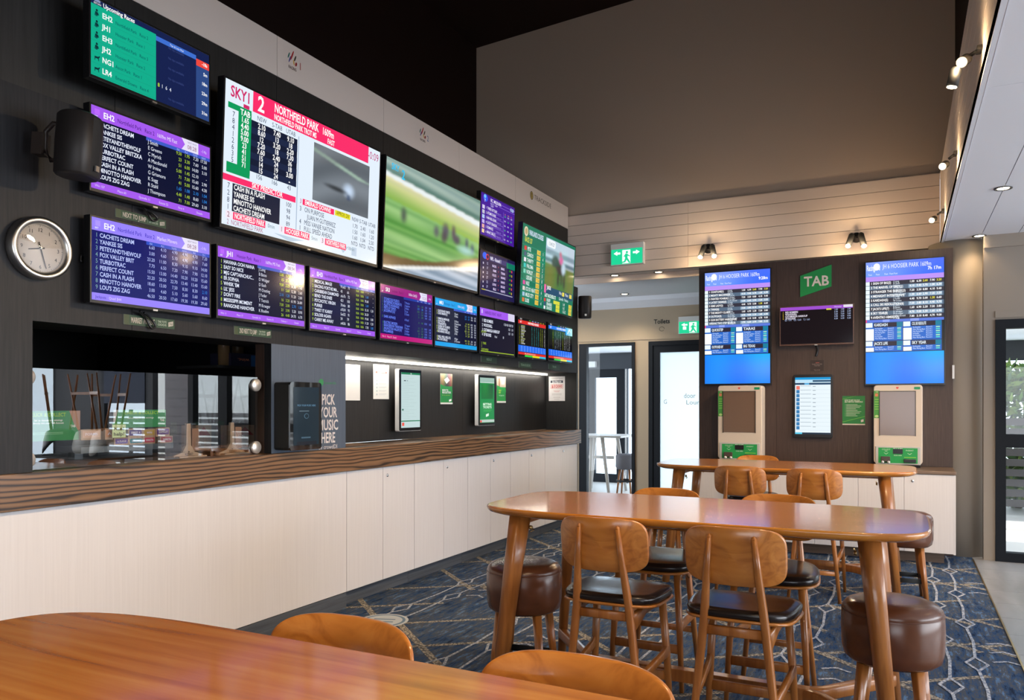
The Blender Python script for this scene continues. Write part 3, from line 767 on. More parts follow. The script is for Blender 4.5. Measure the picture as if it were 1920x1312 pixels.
b = MB(); b.box(-.95, .75, -.45, .45, .71, .74); b.build('tabletop', MATTE, t, bevel=.005)
for sx in (-.85, .65):
    b = MB(); b.box(sx-.02, sx+.02, -.02, .02, .02, .71); b.box(sx-.25, sx+.25, -.03, .03, 0, .02); b.build('leg', MATTE, t)
shell_chair((TX-.7, TY-.1, .74+.40), R(200), 'white shell chair upside down, right one in the service window mirror image', 'white_shell')
shell_chair((TX-.05, TY+.1, .74+.40), R(170), 'white shell chair upside down, middle one in the service window mirror image', 'white_shell')
shell_chair((TX+.45, TY-.05, .74+.40), R(215), 'black shell chair upside down, left one in the service window mirror image', 'black_shell')
#@@TV
# ------------------------------------------------------------------ screens
def quad(TL, BL, TR, BR, at, axis='x', square=None):
    f = (lambda p: onX(p[0], p[1], at)) if axis == 'x' else (lambda p: onY(p[0], p[1], at))
    a, b_, c, d = f(TL), f(BL), f(TR), f(BR)
    k = 1 if axis == 'x' else 0
    u0, u1 = (a[k]+b_[k])/2, (c[k]+d[k])/2; z0, z1 = (b_.z+d.z)/2, (a.z+c.z)/2
    return (u0+u1)/2, (z0+z1)/2, u1-u0, z1-z0
def rectmid(px0, px1, yt, yb, at, axis='x'):
    f = (lambda x, y: onX(x, y, at)) if axis == 'x' else (lambda x, y: onY(x, y, at))
    k = 1 if axis == 'x' else 0; xm = (px0+px1)/2
    u0, u1 = f(px0, 700)[k], f(px1, 700)[k]; z1, z0 = f(xm, yt).z, f(xm, yb).z
    return (u0+u1)/2, (z0+z1)/2, u1-u0, z1-z0
def tv(label, c4, X, draw, tilt=0, axis='x', group=None, bez=.010, chin=.016, depth=.045, W=160, H=90, mt=None, wall=None, name='television', rim=None, box=None):
    u, z, w_, h_ = c4
    loc = (X, u, z) if axis == 'x' else (u, X, z)
    rot = ((R(90)+R(tilt), 0, R(90)) if axis == 'x' else (R(90)+R(tilt), 0, 0))
    t = thing(name, label, 'television' if name == 'television' else 'screen', loc, rot, group)
    b = MB(); x0, x1, y0, y1 = -w_/2-bez, w_/2+bez, -h_/2-chin, h_/2+bez
    b.box(x0, x1, y0, y1, -depth, -.006); 
    b.box(x0, -w_/2, y0, y1, -.006, .002); b.box(w_/2, x1, y0, y1, -.006, .002); b.box(-w_/2, w_/2, h_/2, y1, -.006, .002); b.box(-w_/2, w_/2, y0, -h_/2, -.006, .002)
    b.build('casing', rim or BLACK, t, bevel=.0015)
    s = Sheet(W, H, w_, h_); draw(s); s.mb.build('display', mt or SCREEN, t)
    if name == 'television':
        b = MB(); b.box(-.014, .014, -h_/2-chin-.003, -h_/2-chin+.006, -.012, .004); b.build('logo_tab', STEEL, t)
        back = abs((wall if wall is not None else X)-X)
        if back > depth+.01:
            b = MB(); g = back-depth-.004
            b.box(-w_*.22, w_*.22, -.06, .06, -depth-g*.9, -depth); b.build('wall_bracket', MATTE, t)
    return t
PUR, DRK, GRN, SKYB = 'A65BF0', '0B1030', 'B6D83A', '2F8BE8'
W_ = 'E8EEFF'
def board(s, hdr, code, title, cond, clock, rows, mid, cols, foot, bgc=DRK, tint=W_, numc=GRN, rh=7.1, y0=21, colx=(112, 124, 137, 150), hc='3F5CC8', th=4.6, clean=True, titlec='3A1470'):
    s.r(0, 0, 160, 90, bgc); s.r(0, 0, 160, 14, hdr); s.r(0, 82, 160, 90, foot); s.r(68, 14, 160, 18, hc)
    s.poly([(117, 0), (142, 0), (142, 14), (117, 14), (122, 7)], 'E9E4FA', 2)
    s.t(clock, 139, 11.5, 5, '8A5A7A', align='r', L=4); s.t('NEXT RACE', 139, 4.3, 2, '777799', align='r', L=4)
    s.r(4, 3, 10, 9, tuple(min(1, q*1.35) for q in hx(hdr)), 2); s.t('BET', 3.5, 12.2, 2, 'FFFFFF')
    s.t(code, 14, 10.6, 6.2, 'FFFFFF', bold=True); s.t(title, 31, 10, 4.6, titlec, sx=.72); s.t(cond, 82, 10, 4.4, 'F3E6FF', sx=.72)
    s.t('-14s', 146, 10, 4, 'DCC8FF')
    for k, x in enumerate(colx): s.t(('FIX', 'PLC', 'TOTE', 'NSW')[k % 4], x, 17.4, 2.2, 'B8C8FF', align='c')
    for i, nm in enumerate(rows):
        y = y0+rh*i
        if not nm: continue
        s.t(str(i+1), 4, y, th, numc); s.t(nm, 9, y, th, tint, bold=True, sx=.80)
        if mid and i < len(mid): s.t(mid[i], 70, y+.2, th*.93, tint, sx=.78)
        if i < len(cols):
            for k, v in enumerate(cols[i].split()):
                if k < len(colx):
                    c = numc if (k < len(colx)-2 and mid) else tint
                    if v.startswith('*'): v = v[1:]; c = SKYB
                    s.t(v, colx[k]+5, y+1.5, th*.85, c, align='r', sx=.8)
def d_upcoming(s):
    s.r(0, 0, 160, 90, '14204E'); s.r(0, 6.5, 82, 90, '0FAE8C'); s.r(140, 12, 160, 90, '2E4A86'); s.r(82, 8, 140, 14, '3E6FD0'); s.r(140, 12, 160, 21, 'F0483C', 2)
    s.t('Upcoming Races', 14, 6.2, 5, 'FFFFFF', bold=True); s.r(4, 0, 11, 3, '8894B8', 2); s.t('RETURN', 3, 6, 2, 'FFFFFF')
    s.t('Tips & Late Mail', 111, 12.6, 2.6, 'E0E8FF', align='c')
    for i, (a, b_, c) in enumerate((('EH2', 'Northfield Park   Race 2', '-18s'), ('JH1', 'Hoosier Park   Race 1', '5m'), ('EH3', 'Northfield Park   Race 3', '18m'), ('JH2', 'Hoosier Park   Race 2', '23m'), ('NG1', 'Ascot Park   Race 1', '29m'), ('LR4', 'Emerald Downs   Race 4', '31m'))):
        y = 19+i*13.1
        s.t(a, 13, y, 6.2, 'FFFFFF', bold=True); s.t(b_, 29, y, 4, '0A4A55', sx=.78); s.t(c, 157, y-1, 4.2, 'FFFFFF', align='r', bold=True); s.r(0, y+3.6, 82, y+3.9, '13927A', 2)
        # little driver / dog / horse marks
        if i < 4: s.el(6.6, y-6, 1.3, 1.5, '07363A', 3); s.poly([(4.8, y-4.5), (8, y-4), (9.2, y-1), (6, y-.5), (4.4, y-2)], '07363A', 3); s.el(6, y-.6, 2, 1.6, '0A5A54', 2)
        else: s.poly([(4, y-4.2), (8, y-4.4), (10, y-6), (10.4, y-5), (9, y-3), (9.2, y+.5), (8.6, y+.5), (8, y-2), (5, y-2), (4.6, y+.5), (4, y+.5)], '07363A', 3)
        if i == 4: s.t('8', 84, y, 4.6, GRN, bold=True); s.t('1  6  4', 89, y, 4.6, 'E8EEFF')
        else: s.t('No tips available', 110, y-1.5, 2.9, '3A4880', align='c')
TOPL = (14,)
EHN = ['CACHETS DREAM', 'YANKEE SIS', 'PETEYANDTHEWOLF', 'FOX VALLEY BRITZKA', 'TURBOTRAC', 'PERFECT COUNT', 'CASH IN A FLASH', 'MINOTTO HANOVER', "LOU'S ZIG ZAG"]
def d_eh2(s):
    board(s, PUR, 'EH2', 'Northfield Park   Race 2', '1609m MS Fast', '08:28', EHN, ['J Smith', 'E Greeno', 'C Myrick', 'A Macdonald', 'W Irvine', 'G Grismore', 'K Sugg', 'R Stahl', 'J Thompson'],
          ['9.50 1.95 7.20 17.50', '23 3.30 7.60 5.00', '51 6.00 14.00 3.10', '5.00 1.45 12.10 -', '71 7.00 15.60 2.90', '41 5.00 15.60 4.30', '*1.65 *1.08 *2.10 *1.04', '4.40 1.40 8.60 *1.04', '71 7.00 29.60 3.10'], PUR)
    for k, q in enumerate(('Win 157', 'Place 60', 'Quinella 11', 'Exacta 22', 'First 4', 'Details')): s.t(q, 4+k*27, 87.6, 2.6, 'E6D6FF')
def d_mm(s):
    board(s, '9A86FF', 'EH2', 'Northfield Park   Race 2', 'Market Movers', '08:28', EHN[:3]+['FOX VALLEY BRIT']+EHN[4:], None,
          ['6.60 4.10 4.90 4.90 4.70 7.20', '3.00 4.60 5.10 4.90 4.90 7.60', '23.20 11.00 8.30 9.10 9.10 14.00', '7.70 6.50 7.20 7.90 7.90 12.10', '15.50 13.00 14.40 10.20 10.20 15.60', '23.20 20.50 22.70 13.40 13.40 15.60', '18.60 13.00 7.50 8.30 8.30 *2.10', '3.00 4.60 5.10 5.60 5.60 8.60', '46.50 20.50 17.60 19.30 19.30 29.60'],
          '9A86FF', bgc='0A1468', tint='BFCBFF', numc='7FA6A8', colx=(74, 90, 106, 121, 136, 151), hc='2C50C8', titlec='3322C0')
    s.t('Jackpots', 4, 87.8, 3, '3A22B0'); s.t('Quad $44', 20, 87.8, 3, 'E6D6FF')
def d_jh1(s):
    board(s, PUR, 'JH1', 'Hoosier Park   Race 1', '1609m MS Fast', '08:34', ['HAVANA OOH NANA', 'EASY SO NICE', 'MJG CAPTAINCHUC...', 'ER SOPHIA', "WHISK 'EM", "LIL' JESS", "DON'T FIRE", 'MISSISSIPPI MOMENT', 'RANGONE HANOVER'],
          ['J Long', 'B Bates', 'D Widger', 'D Eash', 'M Oosting', 'J Yoder', 'T Tetrick', 'M Krueger', 'K Roehm'],
          ['5.00 1.70 5.90 3.80', '15 3.10 7.20 2.60', '9.50 2.25 10.30 4.40', '11 2.60 12.30 2.60', '*2.10 *1.20 11.20 2.00', '16 3.20 61.90 26.80', '7.00 2.00 *2.70 *1.80', '21 3.90 5.20 8.90', '26 4.40 24.70 6.70'], PUR)
    for k, q in enumerate(('Win 11', 'Place 17', 'Quinella 16', 'Exacta 15', 'Trifecta 1', 'Details')): s.t(q, 4+k*27, 87.6, 2.6, 'E6D6FF')
def d_eh3(s):
    board(s, PUR, 'EH3', 'Northfield Park   Race 3', '1609m MS Fast', '08:47', ['MEDICAL IMAGE', 'RACING FORTHE MA...', 'CARIBBEAN DIAMOND', 'BEND THE KNEE', 'PSYCHOTIC VIRGIN', 'PURREI', 'TWIST IT KARRY', 'SOLO50 AGAIN', 'CARRY ME AWAY'],
          ['91x63    70', '43        66', 'x6x7k    72', '421      100', '30x6x    80', 'x7634    93', '5x632    91', '54        79', 'x4636    86'],
          ['N/A N/A - -', 'N/A N/A *3.60 -', 'N/A N/A 70.60 -', 'N/A N/A *2.60 -', 'N/A N/A 15.10 1.20', 'N/A N/A 26.20 -', 'N/A N/A 19.60 1.80', 'N/A N/A 11.20 1.20', 'N/A N/A 7.70 *1.80'], PUR)
    for k, q in enumerate(('Win 15', 'Place 17', 'Quinella', 'Exacta 7', 'Trifecta', 'Details')): s.t(q, 4+k*27, 87.6, 2.6, 'E6D6FF')
def d_sr3(s):
    board(s, 'A01C84', 'SR3', 'Sandown   Race 3', '1000m Soft(5)', '15:20', ['', 'STONECOLD FLEX(1)', 'ENTERPRISE KORIDA(11)', 'ALLETTE HONING(2)', 'FEETS N TOPS(7)', 'JACKSPRAT(13)', '', 'DARK ALPHA(5)', '', 'ELECTRIC MOSS(9)', 'BARADERSON TANION(4)', 'ARLINGTON VALLEY(10)', 'PHILAMER(8)'],
          ['', 'T Marker', 'J Stephen', 'J Walsh', 'D Lee', 'D Shiels', '', 'A Boyd', '', 'S Fraguer', 'P Boyne', 'J Shalter', 'A Hilday'],
          ['', '3.60 1.60 3.30 3.80', '*3.70 *1.80 3.10 1.90', '8.50 2.10 6.30 7.10', '11 3.10 16.80 1.80', '11 2.90 9.90 6.70', '', '14 4.40 33.70 1.80', '', '13 3.20 34.30 2.40', '6.40 2.10 11.70 1.80', '18 4.60 13.90 3.10', '31 6.80 42.70 7.30'], 'C0107A',
          bgc='120A58', tint='6C88FF', numc='3F7A4A', rh=4.9, y0=20.5, hc='2038A0', th=4.0, titlec='6A1060')
    s.t('Win 11   Place 44   Details', 4, 87.8, 3, 'FFC0E0')
def d_mr3(s):
    board(s, '19A2EA', 'MR3', 'Mornington   Race 3', '1200m Soft(5)', '15:20', ['', 'QUICKSAND FAJK(5)', 'LORD MARRY(1)', '', 'RAMONA MENIA(8)', 'DUPLICIT(4)', 'STRANDIFY(3)', 'QUEEN OF CLUBS(9)', 'SUPREMISANA(6)', 'NO MORE CHELLI(7)', '', 'WELL WELL WELL(10)', 'PIC PATCHED(2)'],
          ['', 'D Jarvis', 'M Allen', '', 'D Oliver', 'D Stackhouse', 'D Moor', 'D Bates', 'T Baker', 'D Pell', '', 'M Egan', 'D Thornton'],
          ['', '*2.60 *1.20 5.20 1.90', '*2.60 *1.80 4.30 7.70', '', '14 4.40 14.20 5.60', '7.70 2.30 8.60 1.20', '21 1.90 7.20 2.50', '6.50 6.10 3.80 1.80', '31 2.10 2.70 1.60', '14 2.90 8.90 1.90', '', '3.90 2.20 5.50 1.50', '16 4.40 12.10 6.70'], '19A2EA', rh=4.9, y0=20.5, th=4.0, titlec='0A4A90', numc='C8D858')
def d_matches(s):
    s.r(0, 0, 160, 90, '14142A'); s.r(0, 0, 128, 16, PUR); s.r(128, 0, 160, 16, 'DCD6F0'); s.t('HARNESS EVENT  NIGHT', 20, 11, 6, '3A1470', sx=.75); s.r(6, 3, 11, 11, 'D8C8FF', 2)
    for i, (a, b_) in enumerate((('RED BOMBERS', '11.20 4.30 13.00 7.30'), ('WOODSHILL', '1.20    1.10'), ('CATAMARGA HARROUP', '1.20    1.10'), ('UP BOOKIE', ''))):
        s.t('%d  %s' % (i+1, a), 8, 28+i*9.5, 6, W_, bold=True, sx=.72); s.t(b_, 152, 28+i*9, 5, W_, align='r', sx=.7)
    s.t('Pool', 64, 57, 4.6, W_); s.t('$1', 102, 56, 4.6, W_); s.t('JACKPOT', 5, 50, 4, GRN); s.t('2  TRIFE', 5, 74, 4.6, GRN); s.t('2', 5, 80, 4, GRN); s.t('NORTHFIELD', 5, 86, 4, GRN); s.r(3, 87, 157, 88.6, 'A8C830', 2)
def d_fix(s, kind):
    s.r(0, 0, 160, 90, '07060C'); rnd = random.Random(kind); 
    s.t('TOTE', 8, 4.6, 3.4, 'FFFFFF'); 
    for k in range(6): s.t('RACE', 60+k*16, 5, 3, ('40E040', 'C8C8FF', 'C8C8FF', 'C8C8FF', 'E0C040', 'E0C040')[k])
    hd = 'E02A24' if kind == 1 else '2278F0'; s.r(0, 5.5, 160, 14, hd); s.r(0, 13.9, 160, 15.6, '10203A'); s.t('NORTHFIELD HARNESS', 84, 12, 4.6, 'FFFFFF', L=4, align='c', bold=True); s.t('RET', 8, 12, 4.6, 'FFFFFF', L=4)
    cols = [(76, '20C8C8'), (90, '20C8C8'), (103, '20C8C8'), (114, '20C8C8'), (127, 'C8E020'), (137, 'C8E020'), (152, 'FFFFFF')] if kind == 1 else [(28, 'C8E020'), (42, 'D8E8F0'), (54, 'D8E8F0'), (66, 'D8E8F0'), (78, 'D8E8F0'), (94, 'C8E020'), (106, 'FFFFFF'), (117, 'FFFFFF'), (130, 'FFFFFF'), (142, 'FFFFFF')]
    nm = ('ALGONQUIN', 'FOX DE LUX', 'SORSIAN GB', 'TONALIST BLUE', 'PROUD FIRE', 'ALANNES', 'IT A TUNA', 'RICOH', 'CLIFF OF FOX', 'FAST LUCK', 'ROLAND', 'SOMEWHERE')
    for i in range(12):
        y = 20+i*3.75
        if kind == 1: s.t('%d' % (i+1), 5, y, 2.9, 'D8E020'); s.t(nm[i], 14, y, 3.0, ('E8F0A0', 'FFFFFF')[i % 2], sx=.8)
        for x, c in cols: s.t('%d' % rnd.choice((7, 11, 14, 26, 31, 8, 42, 5)), x, y, 2.7, c, align='c', sx=.8)
    s.r(0, 64, 160, 79, '1E6CF0'); 
    for i in range(4):
        for k in range(9): s.t('%d.%d0' % (rnd.randint(1, 48), rnd.randint(1, 9)), 14+k*16.5, 67.6+i*3.4, 2.4, '9CC8FF')
    s.r(0, 80, 160, 85.6, 'E02A24'); s.t('FINAL APPROXIMATE POOL WIN 14', 34, 84.4, 3, 'FFE0D0', L=4)
    for k, (a, c, q) in enumerate(((36, 80, '30D040'), (80, 122, 'E8E020'), (122, 160, '28C0E8'))): s.r(a, 85.6, c, 90, q)
    if kind == 2:
        s.img(112, 3, 160, 22, lambda u, v: tuple(a*(1-u)+b_*u for a, b_ in zip(lin((.05, .65, .95)), lin((.75, .95, .95)))), 8, 4, L=5)
        s.poly([(122, 19), (134, 6), (140, 5), (150, 13), (146, 14), (138, 9), (128, 18)], 'EAF4F0', 6)
def d_purple(s):
    s.r(0, 0, 160, 90, '46189A'); s.r(0, 0, 160, 3, '3A1088'); s.el(20, 9, 10, 8, '2C5AF0'); s.el(17, 6, 5, 4, '7FC8FF', 2); s.t('7', 15, 18, 6, 'FFFFFF', bold=True)
    s.t('RC. MILDURA', 42, 12, 6.5, 'F0E8FF', bold=True); s.t('RACE 7  1600M', 42, 18, 4, 'D8C8FF'); s.t('1300M', 42, 23, 4, 'D8C8FF'); s.t('15:20', 136, 12, 6.5, 'C8F0FF', bold=True)
    s.r(82, 8, 160, 8.7, '9A7AE8', 2); s.r(82, 14.6, 160, 15.3, '9A7AE8', 2)
    for i, nm in enumerate(('THREE OUT EASY', 'ATOMICOURSE', 'MAH BIG GUNN', 'LUCKY DRAGON', 'ROMANCE', 'MANIC GIRL(C)')):
        y = 33+i*10.3
        s.r(6, y-7.5, 17, y+.5, ('D8D0F0', 'C8C8D8', 'B8D0F8', 'C8B8F0', 'E8B0A8', 'F0D8A0')[i]); s.t(str(i+1), 22, y-1.5, 5, 'FFFFFF'); s.t(nm, 28, y-1.5, 5.6, 'EDE4FF', bold=True, sx=.7); s.t('W Clifton  D O', 70, y-.8, 2.8, 'B8A8E8')
        s.r(28, y+.8, 104, y+1.5, '8A6AE0', 2)
        for k, x in enumerate((112, 128, 144)): s.t('N/A' if k != i % 3 else '2.40', x, y-1, 3.6, ('E8E8FF', '40D060')[k == i % 3], align='c')
    s.r(104, 22, 104.8, 84, '9A7AE8', 2); s.t('FIX', 110, 27, 3, 'F08040'); s.t('WIN', 124, 27, 3, 'F0A040'); s.t('PLC', 140, 27, 3, 'F05040')
def d_sports(s):
    s.r(0, 0, 160, 90, '201B4A'); s.r(40, 6, 160, 16, '3A3670'); s.el(18, 9, 10, 7, '2C62F0', 2); s.el(30, 10, 7, 6, 'E03030', 2); s.el(30, 10, 5, 4, '201B4A', 3); s.t('NFL - Round 1', 42, 14, 7, 'F0F0FF', bold=True, sx=.8)
    s.r(118, 8, 160, 20, '0E7A60', 3)
    for i in range(6):
        y = 26+i*9.6
        s.t('%02d' % (i*5+12), 26, y, 5, 'D8D8FF'); s.t(('BUCKS', 'RAMS', 'COLTS', 'JETS', 'LIONS', 'BILLS')[i], 70, y+1, 4.6, 'E8D8FF', align='r', bold=True); s.t('v', 80, y, 5, 'F06060', align='c'); s.t(('BEARS', 'TEXAN', 'HAWKS', 'SAINTS', 'EAGLES', 'GIANTS')[i], 92, y+1, 4.6, 'E8D8FF', bold=True)
        s.r(130, y-4, 140, y+.6, '124A1E', 2); s.t('1.%d0' % (i+2), 135, y, 3.6, '50D040', align='c', L=4); s.r(143, y-4, 147, y+1, ('E84060', 'C8A030')[i % 2], 2); s.r(10, y-3, 14, y+1, 'C8C8E0', 2)
    s.r(6, 78, 22, 80, 'C8C030', 2); s.r(22, 78, 150, 80, 'A8A8C0', 2)
def d_sky(s):
    s.r(0, 0, 160, 90, 'E4F0FC'); M = 'FA2E6A'
    s.t('SKY1', 4, 9.5, 6.6, 'D02868', bold=True, wid=17); s.r(15, 11, 20, 13.4, 'D02868', 2)
    s.poly([(23, 0), (144, 0), (144, 13), (23, 13)], M); s.r(23, 0, 145, 13, M); s.t('2', 27, 11, 9.5, 'FFFFFF', bold=True)
    s.t('NORTHFIELD PARK', 42, 6.8, 5.4, 'FFFFFF', bold=True, wid=44); s.t('1609m', 90, 6.8, 4.8, 'FFFFFF', bold=True, wid=13); s.t('NORTHFIELD PARK TROT MS', 42, 11.9, 3.6, 'FFFFFF', bold=True, wid=42); s.t('FAST', 96, 11.9, 3.6, 'FFFFFF', bold=True, wid=8)
    s.t('-0:09', 158, 8.8, 5.8, 'C03078', align='r', wid=14)
    s.r(2.5, 13.4, 22, 17, '0A9A5A'); s.r(11, 15, 22, 55, '0A9A5A', 2); s.r(2.5, 50.5, 22, 57, '0A9A5A')
    s.t('TAB', 16.5, 18.4, 3.6, 'FFFFFF', align='c', L=4, bold=True)
    for x, q in ((31, 'NSW'), (45, 'S-TAB'), (58, 'UTAB')): s.t(q, x, 17.4, 2.9, '3A4A66', align='c')
    s.r(22, 18.6, 65, 51.6, '141B33')
    rows = (('7', '1.65', '2.10', '7.40', '9.10'), ('8', '4.40', '8.60', '13', '18'), ('4', '5.00', '12', '3.20', '2.20'), ('1', '9.00', '7.20', '18', '7.30'), ('2', '23', '7.60', '2.40', '36'), ('6', '41', '15', '24', '18'), ('3', '51', '14', '19', '3.00'), ('5', '71', '15', '24', '-'))
    for i, r_ in enumerate(rows):
        y = 22.6+i*4.05
        s.t(r_[0], 7, y-.8, 3.3, '2A3A5A', align='c')
        for x, q in zip((16.5, 31, 45, 58), r_[1:]): s.t(q, x, y, 3.3, 'FFFFFF', align='c', L=4, bold=True, sx=.8)
        if i % 2: s.r(22, y-3.6, 65, y+.5, '1C2644', 2)
    for x, q in ((30, '156'), (44, '166'), (58, '43')): s.t(q, x, 55.2, 3, '3A4A66', align='c')
    s.r(66, 16, 66.6, 84, '8FA6C4'); s.r(0, 58.4, 65, 62.4, M); s.t('SKY PREDICTOR', 24, 61.8, 3.2, 'FFFFFF', bold=True, wid=28)
    s.r(8, 63, 50, 80.6, '1C2138')
    for i, (a, nm, v) in enumerate((('7', 'CASH IN A FLASH', '100'), ('2', 'YANKEE SIS', '98'), ('8', 'MINOTTO HANOVER', '94'), ('1', 'CACHETS DREAM', '89'))):
        y = 66.8+i*4.4; s.t(a, 4.6, y, 3.2, '2A3A5A', align='c'); s.t(nm, 9, y, 3.2, 'FFFFFF', bold=True, sx=.72); s.t(v, 58, y, 3, '2A3A5A', align='c')
    def ph(u, v):
        k = .5+.12*math.sin(9*v+3*u*u+2*math.sin(3*u)); c = [.50*k+.18, .52*k+.20, .54*k+.22]
        if v < .35 and abs(v-.12-.25*u) < .03: c = [.62, .72, .66]
        if v < .30-.3*u+.05: c = [x*.75+.1 for x in c]
        d = ((u-.62)/.10)**2+((v-.62)/.13)**2
        if d < 1.6: k2 = max(0, 1-d/1.6); c = [c[0]*(1-k2)+.80*k2, c[1]*(1-k2)+.88*k2, c[2]*(1-k2)+.98*k2]
        d = ((u-.36-(v-.62)*.9)/.22)**2+((v-.66)/.05)**2
        if d < 1.2: k2 = .6*max(0, 1-d/1.2); c = [x*(1-k2) for x in c]
        d = ((u-.62)/.03)**2+((v-.74)/.06)**2
        if d < 1: c = [.2, .28, .42]
        return lin(c)
    s.img(82, 15, 147, 56, ph, 80, 50)
    s.t('3', 69, 61.4, 3, 'C03078'); s.r(72, 57.8, 106, 62, M, 2); s.t('EMERALD DOWNS', 74, 61.3, 3, 'FFFFFF', L=4, bold=True, wid=28); s.r(107, 57.8, 125, 61.8, 'E8E02A', 2); s.t('APPROX. DIV', 108.5, 61, 2.8, '3A3A10', L=4, wid=15)
    for x, q in ((131, 'NSW'), (141, 'S-TAB'), (152, 'UTAB')): s.t(q, x, 61.6, 2.9, '2A3A5A', align='c')
    for i, (a, nm, v) in enumerate((('3', 'ON PURPOSE', '1.70 2.40 1.60'), ('', '   JUAN M GUTIERREZ', '1.50 1.60 1.20'), ('4', 'MISS VANJIE NATION', '1.60 1.04 2.50'), ('1', 'FULL SPEED AHEAD', 'NTD NTD NTD'))):
        y = 66.6+i*4.5; s.t(a, 69, y, 3.2, '2A3A5A'); s.t(nm, 74, y, 3.3, '2A3A5A', sx=.72)
        for x, q in zip((131, 141, 152), v.split()): s.t(q, x, y, 3, '2A3A5A', align='c')
    for (xn, n_, x0, x1, q, xm, mm) in ((4, '2', 9, 37, 'NORTHFIELD PARK', 39, '0min'), (51, '1', 55, 80, 'HOOSIER PARK', 82, '5min'), (93, '3', 97, 121, 'NORTHFIELD PARK', 123, '18min')):
        s.r(xn-1, 80.9, x0+6, 85.6, 'F4E8F4', 1.5); s.t(n_, xn, 84.8, 3.2, '7A3050', L=4); s.r(x0, 80.9, x1, 85.6, M, 2); s.t(q, x0+1, 84.8, 3.3, 'FFFFFF', L=4, bold=True, wid=x1-x0-2); s.t(mm, xm, 84.6, 2.6, '6A8A9A', L=4)
    s.t('2  NORTHFIELD PARK', 4, 89.2, 3.0, 'B06080', sx=.72); s.poly([(112, 82.5), (124, 82.5), (118, 88)], 'B9CEE2', 1.2); s.r(128, 81.5, 134, 88, 'C3D4E6', 1.2); s.poly([(45, 87), (75, 87), (60, 90)], 'B9CEE2', 1.2)
def d_turf(s):
    def ph(u, v):
        wv = .5+.5*math.sin(70*(v-.10*u)+2.5*math.sin(7*v)+1.5*math.sin(31*v)); w2 = .5+.5*math.sin(23*(v-.06*u)+4)
        if v < .13+.10*u: c = [.66-.25*w2-.12*wv, .74-.20*w2-.1*wv, .70-.22*w2-.08*wv]
        elif v < .17+.12*u: c = [.92, .95, .95]
        elif v < .36+.12*u: k = (v-.17-.12*u)/.19; c = [.86-.34*k+.05*wv, .84-.14*k+.03*wv, .68-.38*k]
        elif v < .84-.20*(u-.15)+.05*math.sin(4*u) and v < .9: c = [.30+.18*w2+.14*wv, .56+.12*w2+.11*wv, .24+.17*w2+.10*wv]
        else: c = [.42, .34, .20]
        e = v-(1.02-.25*u)
        if e > -.03: c = [.95, .96, .95]
        if e > 0: c = [.50+.25*wv, .58+.22*wv, .66+.2*wv]
        for cx, cy, rx, ry, q in ((.17, .47, .028, .075, (.25, .28, .28)), (.50, .51, .03, .06, (.35, .33, .40)), (.60, .47, .04, .08, (.33, .26, .38)), (.585, .54, .035, .06, (.30, .25, .30)), (.69, .46, .025, .08, (.35, .22, .35)), (.73, .52, .04, .05, (.30, .22, .35)), (.85, .52, .018, .06, (.22, .20, .40)), (.92, .56, .02, .06, (.25, .28, .45))):
            d = ((u-cx)/rx)**2+((v-cy)/ry)**2
            if d < 1.5: k = .85*max(0, 1-d/1.5); c = [a*(1-k)+b_*k for a, b_ in zip(c, q)]
        d = ((u-.84)/.12)**2+((v-.60)/.055)**2
        if d < 1.3: k = .8*max(0, 1-d/1.3); c = [a*(1-k)+b_*k for a, b_ in zip(c, (.72, .88, .92))]
        return lin([max(0, min(1, x)) for x in c])
    s.img(0, 0, 160, 90, ph, 150, 90); s.t('SKY', 7, 8.5, 5, '2FC2F2', bold=True, L=3); s.t('2', 22, 13, 7.5, '2FC2F2', bold=True, L=3)
